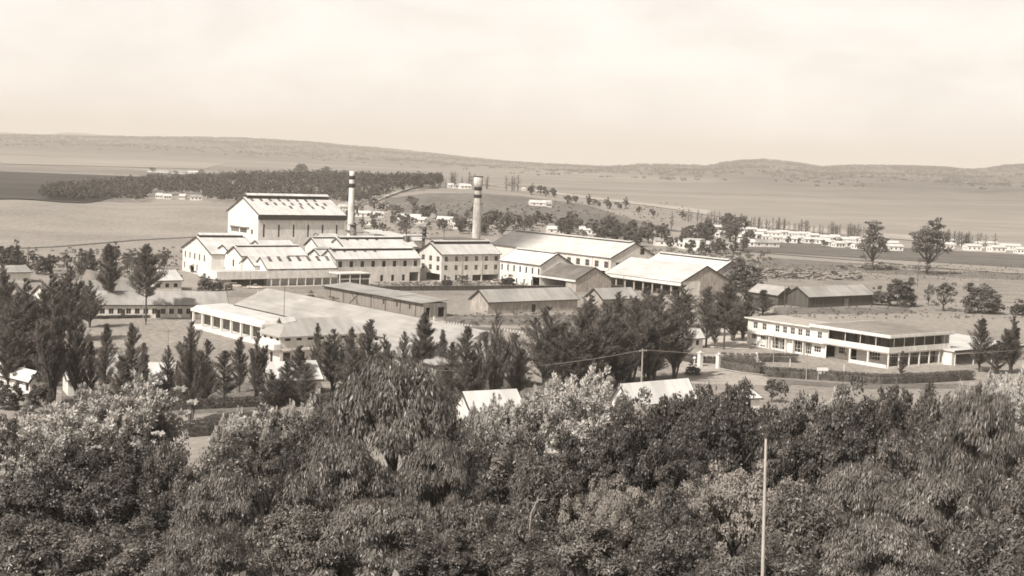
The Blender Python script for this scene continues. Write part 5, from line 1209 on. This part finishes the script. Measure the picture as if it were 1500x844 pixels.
tag(link('wood', wood), kind='stuff')
# bushland clumps on the far slopes
def bushland(n, seed):
    g = np.random.default_rng(seed); a = g.uniform(-150, 1650, n * 3)
    foot = np.interp(a, [0, 500, 800, 1200, 1500], [4300, 4200, 3000, 2100, 2000]); dt = np.interp(a, [0, 700, 1000, 1500], [9500, 9000, 8000, 7500])
    t = .22 + .78 * g.random(len(a)) ** .7 ; D = foot + (dt - foot) * t; X = (a - 750) / FOC * D
    dens = .45 + .35 * np.sin(X / 170 + D / 210) + .3 * np.sin(X / 71 - D / 330 + 2) + .25 * (t > .93)
    k = (g.random(len(a)) < dens * (.05 + 1.0 * t ** 1.5))[: len(a)]; X, D = X[k][:n], D[k][:n]
    P = np.stack([X, D, terrain(X, D)], 1); H = g.uniform(4, 10, len(P)); Rr = g.uniform(5, 17, len(P))
    tag(link('bushland', quads_mesh('bushland', blobs(P, H, Rr, g, 11, 6.5), [leafm('bushland_leaf', .09, .17, rough=.95, spec=.02, trans=.05, scale=.01)])), kind='stuff')
bushland(9500, 33)
def scrub(name, n, sampler, hr, per, ls, leaf, seed):
    g = np.random.default_rng(seed); P = []
    for _ in range(n):
        a, y = sampler(g); P.append(T(a, y))
    P = np.array(P); H_ = g.uniform(*hr, n); tag(link(name, quads_mesh(name, blobs(P, H_, H_ * g.uniform(.5, .9, n), g, per, ls), [leaf])), kind='stuff')
scrub('scrub', 420, lambda g: (lambda a: (a, np.interp(a, [540, 780], [424, 421]) - g.random() * 8))(g.uniform(540, 915)), (.3, 1.3), 26, .35, LEAF, 1)
SCR = leafm('scrub_leaf', .13, .24, rough=.9, spec=.1)
scrub('scrub', 420, lambda g: (g.uniform(1090, 1520), 388 + 24 * g.random() ** 1.2), (.2, .8), 16, .4, SCR, 2)
scrub('scrub', 520, lambda g: (g.uniform(530, 1000), g.uniform(296, 345)), (.5, 1.9), 14, .8, FARLEAF, 3)
scrub('scrub', 240, lambda g: (g.uniform(1130, 1520), g.uniform(440, 468)), (.2, .8), 22, .35, SCR, 4)
scrub('scrub', 500, lambda g: (g.uniform(0, 420), g.uniform(366, 408)), (.4, 1.8), 16, .6, FARLEAF, 5)
scrub('scrub', 260, lambda g: (g.uniform(880, 1130), g.uniform(368, 388)), (.8, 2.4), 18, .7, FARLEAF, 6)
scrub('scrub', 300, lambda g: (g.uniform(100, 1000), g.uniform(560, 600)), (.3, .9), 18, .25, LEAF, 8)
scrub('scrub', 260, lambda g: (g.uniform(640, 1100), g.uniform(458, 478)), (.3, 1.2), 18, .4, LEAF, 9)
# undergrowth between the foreground trees
def under(seed):
    g = np.random.default_rng(seed); n = 1100; P = []
    for _ in range(n):
        D = g.uniform(38, 185); a = g.uniform(-80, 1580); X = (a - 750) / FOC * D
        if D > 150 and 225 < a < 345: continue
        P.append((X, D, gz(X, D) - .3))
    P = np.array(P); n = len(P); H_ = g.uniform(1.0, 3.2, n); tag(link('undergrowth', quads_mesh('undergrowth', blobs(P, H_, H_ * .8, g, 150, .34), [LEAF])), kind='stuff')
under(12)

# hedges
def hedge(pts, w, h, label, seed=0, name='hedge'):
    g = np.random.default_rng(seed + 99); P = [T(*p)[:2] for p in pts]; S = []
    for a, b in zip(P[:-1], P[1:]):
        k = max(1, int(np.linalg.norm(b - a) / 1.2)); S += [a + (b - a) * i / k for i in range(k)]
    S.append(P[-1]); S = np.array(S); d = unit(np.gradient(S, axis=0)); nn = np.stack([-d[:, 1], d[:, 0]], 1)
    pr = [(-.5, 0), (-.52, .7), (-.4, .93), (0, 1.0), (.4, .93), (.52, .7), (.5, 0)]
    mb = MB(); rings = []
    for p, q in zip(S, nn):
        z = gz(*p); rings.append([(p[0] + q[0] * w * a * g.uniform(.93, 1.07), p[1] + q[1] * w * a, z + h * c * g.uniform(.82, 1.02)) for a, c in pr])
    for a, b in zip(rings[:-1], rings[1:]):
        for i in range(6): mb.poly([a[i], b[i], b[i + 1], a[i + 1]])
    mb.poly(rings[0]); mb.poly(rings[-1][::-1])
    n = int(len(S) * 190); i = g.integers(0, len(S), n); t = g.uniform(-.52, .52, n); u = g.uniform(-.6, .6, n)
    top = g.random(n) < .5; zz = np.where(top, h, h * g.uniform(.05, 1, n)); t = np.where(top, t, np.where(g.random(n) < .5, -.52, .52))
    t = t * g.uniform(.85, 1.22, n); zz = zz * g.uniform(.9, 1.16, n)
    C = np.stack([S[i, 0] + nn[i, 0] * w * t + d[i, 0] * u, S[i, 1] + nn[i, 1] * w * t + d[i, 1] * u, np.array([gz(*S[k]) for k in i]) + zz], 1)
    Q = leafq(C, g.normal(size=(n, 3)), .3, .2, g)
    o = link(name, quads_mesh(name, Q, [HEDGE], extra=mb)); return tag(o, label, 'hedge', 'clipped hedges')
hedge([(95, 604), (240, 601), (335, 597), (480, 590), (560, 583)], 1.6, 1.5, 'long low clipped hedge on the far side of the road at left', 1)
hedge([(232, 641), (300, 637), (360, 628)], 2.4, 2.0, 'thick hedge on the near side of the road in the left gap')
hedge([(1060, 529), (1082, 530), (1104, 531)], 1.6, 1.7, 'dark hedge just behind the right gate pillar', 2)
hedge([(1112, 530), (1140, 530), (1166, 531)], 1.6, 1.7, 'dark hedge right of the white pedestal', 3)
hedge([(1056, 539), (1080, 544), (1116, 549)], 2.2, 2.3, 'big swollen hedge curving right of the gate', 4)
hedge([(992, 527), (1008, 530), (1022, 532)], 1.6, 1.6, 'hedge left of the gate', 5)
hedge([(1030, 532), (1048, 533)], 1.2, 1.4, 'short hedge closing the gateway', 6)
hedge([(1121, 551), (1200, 556), (1290, 562), (1360, 560), (1420, 556)], 2.0, 1.8, 'longest hedge running along the club lawn', 7)
hedge([(655, 598), (690, 594), (712, 590)], 2, 1.4, 'hedge below the hall pavilion')
hedge([(105, 468), (200, 466), (300, 463)], 1.2, .7, 'low hedge in front of the single storey range')
# low kerb wall by the gate
ribbon('kerb', [(1056, 542), (1082, 547), (1126, 552)], .5, WHITE, .35, 2)

# ------------------------------------------------------------------ small things
def post(name, label, px, ytop, ybase, rad, cat, mt, group=None, arms=0, lean=True):
    q = T(px, ybase); p = at_dist(px + math.tan(ROLL) * (ybase - ytop) * .8, ytop, q[1]); h = max(p[2] - q[2], 1)
    r = empty(name, tuple(q), TH, label, cat, group)
    mb = MB(); mb.tube((0, 0, -.3), (p[0] - q[0], 0, h), rad, rad * .7, 8); mb.build('shaft', mt, r)
    for i in range(arms):
        mb = MB(); mb.box(-1.0, 1.0, -.07, .07, h - .5 - i * .8, h - .36 - i * .8); o = mb.build('crossarm', POLEW, r)
        for x in (-.85, -.3, .3, .85): mb = MB(); mb.tube((x, 0, h - .36 - i * .8), (x, 0, h - .2 - i * .8), .05, n=6); mb.build('insulator', WHITE, o)
    return q, h
UP_ = post('utility_pole', 'pale utility pole with wires beside the big dark clump', 939, 511, 578, .2, 'utility pole', POLEW, arms=1)
post('utility_pole', 'thin pole behind the right edge of the club lawn hedge', 1181, 514, 556, .13, 'utility pole', POLEW)
post('utility_pole', 'thin pole left of the club canopy', 1133, 487, 531, .11, 'utility pole', POLEW)
post('utility_pole', 'pale pole in front of the left tall lawn conifer', 153, 395, 462, .10, 'utility pole', POLEW, arms=1)
post('utility_pole', 'thin pole under the right tall lawn conifer', 209, 440, 486, .10, 'utility pole', POLEW)
post('utility_pole', 'dark topped pole on the near side of the lawn', 244, 482, 560, .13, 'utility pole', POLEW, arms=1)
post('utility_pole', 'pole behind the dark shrubs right of the club', 1403, 426, 462, .12, 'utility pole', POLEW, arms=1)
post('utility_pole', 'pole at the corner of the dark walled shed', 1149, 420, 450, .16, 'utility pole', BARK, arms=1)
post('utility_pole', 'tall faint pole beside the larger railway eucalypt', 1344, 378, 420, .12, 'utility pole', BARK)
post('utility_pole', 'thin pole before the wide open shed', 912, 405, 448, .1, 'utility pole', BARK)
post('flagpole', 'thin flagpole in front of the canopied office front', 366.5, 384, 421, .07, 'flagpole', POLEW)
post('utility_pole', 'pole rising above the roofs left of the works', 193, 366, 402, .1, 'utility pole', BARK)
post('utility_pole', 'pole left of the tall lawn conifers', 110, 366, 404, .1, 'utility pole', BARK)
hid = post('utility_pole', 'pole whose top shows beside the biggest eucalyptus', 566, 540, 600, .14, 'utility pole', POLEW, arms=1)
off = post('utility_pole', 'pole carrying the wires off the right edge', 1560, 505, 556, .14, 'utility pole', POLEW, arms=1)
def wires(a, b, label, drop=1.4, n=3):
    (qa, ha), (qb, hb) = a, b; r = empty('overhead_wire', tuple(qa), 0, label, 'wires')
    ex, _ = axes(TH)
    for k in range(n):
        mb = MB(); o = (k - (n - 1) / 2) * .75; pts = []
        for i in range(17):
            t = i / 16; x = (qb[0] - qa[0]) * t + ex[0] * o; y = (qb[1] - qa[1]) * t + ex[1] * o
            z = (ha - .2) * (1 - t) + (qb[2] + hb - .2 - qa[2]) * t - drop * 4 * t * (1 - t); pts.append((x, y, z))
        for p_, q_ in zip(pts[:-1], pts[1:]): mb.tube(p_, q_, .013, n=4, cap=False)
        mb.build('wire', POLEW, r)
wires(UP_, hid, 'wires sagging left from the pale utility pole', 1.5, 3); wires(UP_, off, 'wires running right from the pale utility pole past the club', 2.0, 3)
q, h = UP_; mb = MB(); mb.tube((q[0], q[1], h - 1), (q[0] - 5, q[1] + 1, 0), .025, n=4); tag(mb.build('stay_wire', METAL), 'slanting stay wire of the pale utility pole', 'wire')
# bare pole in the foreground
pt = at_dist(1122, 642, 50); pb = at_dist(1115.5, 900, 49.4)
r = empty('bare_pole', (pb[0], pb[1], gz(pb[0], pb[1])), 0, 'tall bare pale pole in front of the foreground trees', 'pole')
dz = (pt - pb) / (pt[2] - pb[2]); z0 = gz(pb[0], pb[1]); pbb = pb + dz * (z0 - .3 - pb[2]); v = pt - np.array([pb[0], pb[1], z0])
mb = MB(); mb.tube(tuple(pbb - np.array([pb[0], pb[1], z0])), tuple(v), .075, .045, 10); mb.build('shaft', mat('pale_pole', .42, .55, 2, .7, stretch=(3, 3, .4)), r)
mb = MB(); mb.tube(tuple(v), (v[0], v[1], v[2] + .1), .065, .06, 8); mb.build('cap', METAL, r)
# gate pillars and furniture of the club
def pillar(px, yt, yb, label):
    q = T(px, yb); h = at_dist(px, yt, q[1])[2] - q[2]; r = empty('gate_pillar', tuple(q), TH, label, 'gate pillar')
    mb = MB(); mb.box(-.45, .45, -.45, .45, 0, h - .5); mb.build('shaft', WHITE, r); mb = MB(); mb.box(-.6, .6, -.6, .6, h - .5, h - .3); mb.build('cap', WHITE, r)
    mb = MB(); mb.lathe([(h - .3, .25), (h - .15, .32), (h, .2), (h + .05, 0.01)], 10); mb.build('finial', WHITE, r)
pillar(1025, 514, 537, 'left white gate pillar of the club'); pillar(1052, 517, 540, 'right white gate pillar of the club')
q = T(1108, 530); r = empty('pedestal', tuple(q), TH, 'white tapered pedestal between two dark hedges', 'pedestal')
mb = MB(); mb.lathe([(0, 1.0), (1.0, .5), (2.0, .25), (2.1, .3), (2.3, 0.01)], 12); mb.build('body', WHITE, r); mb = MB(); mb.box(-1.1, 1.1, -1.1, 1.1, 0, .2); mb.build('base', WHITE, r)
q = T(1017, 536); r = empty('lamp_post', tuple(q), 0, 'small white headed lamp post left of the gate', 'lamp post')
mb = MB(); mb.tube((0, 0, 0), (0, 0, 1.5), .08, n=8); mb.build('shaft', WHITE, r, True); mb = MB(); mb.lathe([(1.5, .1), (1.6, .38), (2.0, .38), (2.15, .05)], 12); mb.build('lamp_head', WHITE, r, True)
q = T(1204, 557); r = empty('notice_board', tuple(q), R(8), 'white notice board of two stacked panels beside the club lawn', 'sign')
for x in (-.9, .9): mb = MB(); mb.tube((x, .06, 0), (x, .06, 2.6), .06, n=6); mb.build('post', WHITE, r)
for z0_, z1_, w_ in ((2.0, 2.75, 1.3), (1.35, 1.85, .8)):
    mb = MB(); mb.box(-w_, w_, -.05, 0, z0_, z1_); pnl = mb.build('panel', WHITE, r)
for q_, h_, lb in (((1157, 537), 1.8, 'small white post on the club drive, left one'), ((1236, 546), 1.9, 'small white post before the club veranda')):
    q = T(*q_); mb = MB(); mb.tube((0, 0, 0), (0, 0, h_), .1, .09, 8); tag(mb.build('marker_post', WHITE, loc=tuple(q)), lb, 'post')
# whitewashed kerb stones
def bollards(p0, p1, n, group, label):
    me = None
    a, b = T(*p0), T(*p1)
    for i in range(n):
        p = a + (b - a) * i / (n - 1)
        if me is None:
            mb = MB(); mb.hexa([(-.22, -.15, -.1), (.22, -.15, -.1), (.22, .15, -.1), (-.22, .15, -.1)], [(-.16, -.11, .62), (.16, -.11, .62), (.16, .11, .62), (-.16, .11, .62)]); me = mb.mesh('bollard', WHITE)
        tag(link('bollard', me, loc=(p[0], p[1], gz(p[0], p[1])), rz=TH), label + ', ' + ordinal(i + 1) + ' from the left', 'bollard', group)
bollards((378, 429), (422, 438), 15, 'kerb stones behind the hall ridge', 'whitewashed kerb stone behind the hall ridge')
bollards((636, 472), (690, 479), 14, 'kerb stones along the road right of the hall roof', 'whitewashed kerb stone beyond the tallest casuarina')
bollards((735, 484), (770, 489), 9, 'kerb stones near the big clump', 'whitewashed kerb stone left of the big dark clump')
for x, y, lb in ((465.5, 449, 'white gate post by the hall ridge, left one'), (484, 452, 'white gate post by the hall ridge, middle one'), (506, 456, 'white gate post by the hall ridge, right one'), (636, 473, 'white post at the start of the kerb stones')):
    q = T(x, y); r = empty('gate_post', tuple(q), TH, lb, 'gate post'); mb = MB(); mb.box(-.22, .22, -.22, .22, 0, 1.5); mb.build('shaft', WHITE, r); mb = MB(); mb.box(-.3, .3, -.3, .3, 1.5, 1.65); mb.build('cap', WHITE, r)
# fence posts by the lean-to shed and in the right field
def fence(p0, p1, n, h, label, wires_=2):
    a, b = T(*p0), T(*p1); r = empty('wire_fence', tuple(a), 0, label, 'fence')
    for i in range(n): p = a + (b - a) * i / (n - 1) - a; mb = MB(); mb.tube((p[0], p[1], p[2]), (p[0], p[1], p[2] + h), .07, n=6); mb.build('post', POLEW, r)
    for k in range(wires_): mb = MB(); z = h * (k + 1) / (wires_ + .3); mb.tube((0, 0, z), (b[0] - a[0], b[1] - a[1], b[2] - a[2] + z), .015, n=4); mb.build('wire', METAL, r)
fence((525, 458), (600, 466), 3, 2.2, 'wire fence of thin pale posts in front of the lean-to shed')
fence((1135, 462), (1180, 470), 5, 2.0, 'short wire fence behind the club roof')
fence((1100, 388), (1500, 410), 16, 1.6, 'long wire fence across the rough ground below the railway')
fence((0, 388), (260, 402), 14, 1.4, 'wire fence along the foot of the near field')
# vehicles
def vehicle(kind, px, py, rz, label, cat, mt):
    q = T(px, py); r = empty({'pickup': 'pickup_truck', 'car': 'parked_car', 'truck': 'parked_truck'}[kind], tuple(q), rz, label, cat)
    L, w = {'pickup': (5.0, 1.8), 'car': (4.3, 1.7), 'truck': (6.2, 2.2)}[kind]
    def loft(secs, mt_, name):
        mb = MB(); rings = []
        for x, y0, z0_, z1_, y1 in secs: rings.append([(x, -y0, z0_), (x, y0, z0_), (x, y1, z1_), (x, -y1, z1_)])
        for a, b in zip(rings[:-1], rings[1:]):
            for i in range(4): j = (i + 1) % 4; mb.poly([a[i], a[j], b[j], b[i]])
        mb.poly(rings[0][::-1]); mb.poly(rings[-1]); return mb.build(name, mt_, r)
    h = w / 2
    if kind == 'truck':
        loft([(-L / 2, h, .9, 1.2, h), (.6, h, .9, 1.2, h)], mt, 'load_bed'); loft([(-L / 2, h, 1.2, 2.0, h), (-L / 2 + .1, h, 1.2, 2.0, h)], mt, 'tailgate')
        for s in (-1, 1): mb = MB(); mb.box(-L / 2 + .1, .6, s * h - .06, s * h, 1.2, 1.95); mb.build('side_board', mt, r)
        loft([(.75, h * .95, .6, 2.2, h * .85), (1.9, h * .95, .6, 2.2, h * .8), (2.25, h * .95, .6, 1.5, h * .85), (3.0, h * .8, .6, 1.4, h * .7)], mt, 'cab'); loft([(.95, h * .97, 1.5, 2.0, h * .9), (1.85, h * .97, 1.5, 2.0, h * .88)], GLASS, 'cab_window')
    else:
        loft([(-L / 2, h * .85, .45, .8, h * .8), (-L / 2 + .2, h, .35, .95, h * .95), (-.9, h, .3, 1.0, h * .96), (1.0, h, .3, .98, h * .95), (L / 2 - .3, h * .97, .35, .85, h * .88), (L / 2, h * .8, .45, .7, h * .75)], mt, 'body')
        a0, a1 = (-.35, 1.15) if kind == 'pickup' else (-1.5, 1.1)
        loft([(a0 - .25, h * .9, .99, 1.02, h * .85), (a0, h * .88, 1.0, 1.42, h * .7), (a1 - .5, h * .88, 1.0, 1.42, h * .7), (a1, h * .9, .97, 1.0, h * .85)], GLASS, 'glasshouse')
        mb = MB(); mb.box(a0 - .02, a1 - .48, -h * .72, h * .72, 1.42, 1.48); mb.build('cabin_roof', mt, r)
        if kind == 'pickup': mb = MB(); mb.box(-L / 2 + .15, -.65, -h * .8, h * .8, 1.02, 1.04); mb.build('load_bed', PAINTD, r)
        for s in (-1, 1): mb = MB(); mb.lathe([(0, .11), (.04, .10), (.05, .01)], 8); o = mb.build('headlight', GLASS, r, loc=(L / 2 - .02, s * h * .6, .62)); o.rotation_euler = (0, math.pi / 2, 0)
    xs = (-L * .32, L * .33)
    for x in xs:
        for s in (-1, 1):
            mb = MB(); mb.lathe([(-.1, .2), (-.1, .33), (.1, .33), (.1, .2)], 14); o = mb.build('wheel', RUBBER, r, True, loc=(x, s * (h - .08), .33 if kind != 'truck' else .42)); o.rotation_euler = (math.pi / 2, 0, 0)
            if kind == 'truck': o.scale = (1.3, 1.3, 1.2)
            mb = MB(); mb.lathe([(-.11, .01), (-.11, .2), (.11, .2), (.11, .01)], 12); mb.build('rim', PAINT, o, True)
vehicle('pickup', 373, 423, R(6), 'white pickup parked under the dark part of the canopy front', 'pickup truck', PAINT)
vehicle('car', 727, 415, R(40), 'small white car at the right corner of the three storey block', 'car', PAINT)
vehicle('truck', 331, 425, R(75), 'dusty open truck left of the white pickup', 'truck', mat('truck_paint', .2, .28, 1, .6))
vehicle('car', 344, 421, R(20), 'pale small car between the truck and the pickup', 'car', PAINT)
# people
def person(px, py, rz, label, shirt, trousers, stride=.18):
    q = T(px, py); r = empty('person', tuple(q), rz, label, 'person')
    V = [(0, 0, .95), (0, 0, 1.2), (0, 0, 1.42), (0, 0, 1.52), (.02, 0, 1.64), (.02, 0, 1.75), (0, .1, .92), (stride * .6, .11, .5), (stride, .11, .08), (stride + .16, .12, .04), (0, -.1, .92), (-stride * .2, -.11, .5), (-stride, -.11, .08), (-stride + .15, -.12, .04),
         (0, .2, 1.4), (-.05, .27, 1.13), (.05, .28, .88), (.09, .28, .78), (0, -.2, 1.4), (.06, -.27, 1.13), (.14, -.28, .9), (.18, -.28, .8)]
    E_ = [(0, 1), (1, 2), (2, 3), (3, 4), (4, 5), (0, 6), (6, 7), (7, 8), (8, 9), (0, 10), (10, 11), (11, 12), (12, 13), (2, 14), (14, 15), (15, 16), (16, 17), (2, 18), (18, 19), (19, 20), (20, 21)]
    rad = [.15, .14, .15, .055, .095, .07, .09, .065, .045, .035, .09, .065, .045, .035, .06, .045, .035, .03, .06, .045, .035, .03]
    def skin(name, idx, mt, grow=0.0):
        mp_ = {k: i for i, k in enumerate(idx)}
        me = bpy.data.meshes.new(name); me.from_pydata([V[k] for k in idx], [(mp_[a], mp_[b_]) for a, b_ in E_ if a in mp_ and b_ in mp_], [])
        me.materials.append(mt); o = link(name, me, r)
        sk_ = me.skin_vertices.new(name='') if hasattr(me.skin_vertices, 'new') else None
        md = o.modifiers.new('skin', 'SKIN')
        lay = me.skin_vertices[0] if len(me.skin_vertices) else None
        if lay:
            for k, i in mp_.items(): lay.data[i].radius = (rad[k] + grow, rad[k] + grow)
            lay.data[0].use_root = True
        sb = o.modifiers.new('sub', 'SUBSURF'); sb.levels = 1; sb.render_levels = 1
        return o
    skin('body', list(range(22)), SKIN); skin('shirt', [0, 1, 2, 14, 15, 18, 19], shirt, .02); skin('trousers', [0, 6, 7, 8, 10, 11, 12], trousers, .018)
person(1238, 527, R(-60), 'person in white standing in the dark doorway of the club veranda', CLOTH_W, CLOTH_W, .05)
person(213.5, 476, R(20), 'person in dark clothes walking on the far side of the lawn', CLOTH_D, CLOTH_D, .2)
person(638, 478, R(100), 'person in white walking at the end of the kerb stones', CLOTH_W, CLOTH_W, .2)
person(632, 476, R(110), 'person in a white shirt just left of the walker by the kerb stones', CLOTH_W, CLOTH_D, .15)
# timber and rubble heaps on the stock yard
g = np.random.default_rng(21)
for gi, (x0, x1, y0, y1, n, dark) in enumerate(((1112, 1190, 396, 409, 260, .5), (1190, 1262, 401, 411, 180, .4), (1225, 1330, 389, 396, 90, .3))):
    mb = MB()
    for _ in range(n):
        q = T(g.uniform(x0, x1), g.uniform(y0, y1)); L_ = g.uniform(1.0, 4.5); a = R(38) + g.normal() * .35; r_ = g.uniform(.15, .4); z = q[2] + r_ + g.random() * .9
        dx, dy = math.cos(a) * L_ / 2, math.sin(a) * L_ / 2; mb.tube((q[0] - dx, q[1] - dy, z), (q[0] + dx, q[1] + dy, z + g.normal() * .2), r_, r_ * .85, 6, mi=int(g.random() > dark))
    tag(mb.build('timber_heap', [BARK, POLEW]), kind='stuff')
# broken branch in the foreground
p = at_dist(778, 752, 64); mb = MB(); mb.tube((0, 0, 0), (.25, 0, .6), .035, .025, 6); mb.tube((.25, 0, .6), (.7, .1, .62), .025, .012, 5); mb.tube((.25, 0, .6), (.28, 0, .8), .02, .01, 5)
z0 = gz(p[0], p[1]); mb.tube((-.3, 0, z0 - p[2]), (0, 0, 0), .045, .03, 6)
tag(mb.build('dead_branch', POLEW, loc=tuple(p)), 'pale broken bare branch poking up in the centre foreground', 'branch')

# ------------------------------------------------------------------ steam and haze
def volume(name, color, dens, aniso=0.0):
    mm = bpy.data.materials.new(name); mm.use_nodes = True; t = mm.node_tree; t.nodes.clear()
    v = N(t, 'ShaderNodeVolumePrincipled'); v.inputs['Color'].default_value = (*color, 1); v.inputs['Density'].default_value = dens; v.inputs['Anisotropy'].default_value = aniso
    o = N(t, 'ShaderNodeOutputMaterial'); t.links.new(v.outputs[0], o.inputs['Volume']); return mm
def puff(pts, mt, name):
    mb = MB()
    for (c, rr) in pts:
        k = []
        for i in range(9):
            a = math.pi * i / 8; k.append((c[2] - math.cos(a) * rr, max(.01, math.sin(a) * rr)))
        mb.lathe(k, 14, c=(c[0], c[1]))
    return mb.build(name, mt, None, True)
HZ = volume('haze_air', (1, .945, .88), 1.0e-4, 0.0)
mb = MB(); mb.box(-22500, 22500, -22500, 22500, -30, 330); tag(mb.build('haze', HZ), kind='stuff')
c = at_dist(630, 322, 540)
STV = volume('steam_vapour', (1, .98, .95), .35)
p1 = [((c[0] + dx, c[1], c[2] + dz), rr) for dx, dz, rr in ((-2.0, -2.2, .55), (-1.2, -.9, .8), (-.2, .2, 1.0), (1.0, 1.4, 1.2))]
tag(puff(p1, STV, 'steam'), 'curl of white steam above the narrow dark stack', 'steam', kind='stuff')
c = at_dist(609, 338, 530)
tag(puff([((c[0], c[1], c[2] + dz), rr) for dz, rr in ((-2.5, 2.0), (0, 2.2), (2.4, 1.9))], volume('thin_steam', (1, .98, .95), .06), 'steam'), kind='stuff')
print('objects', len(bpy.data.objects))
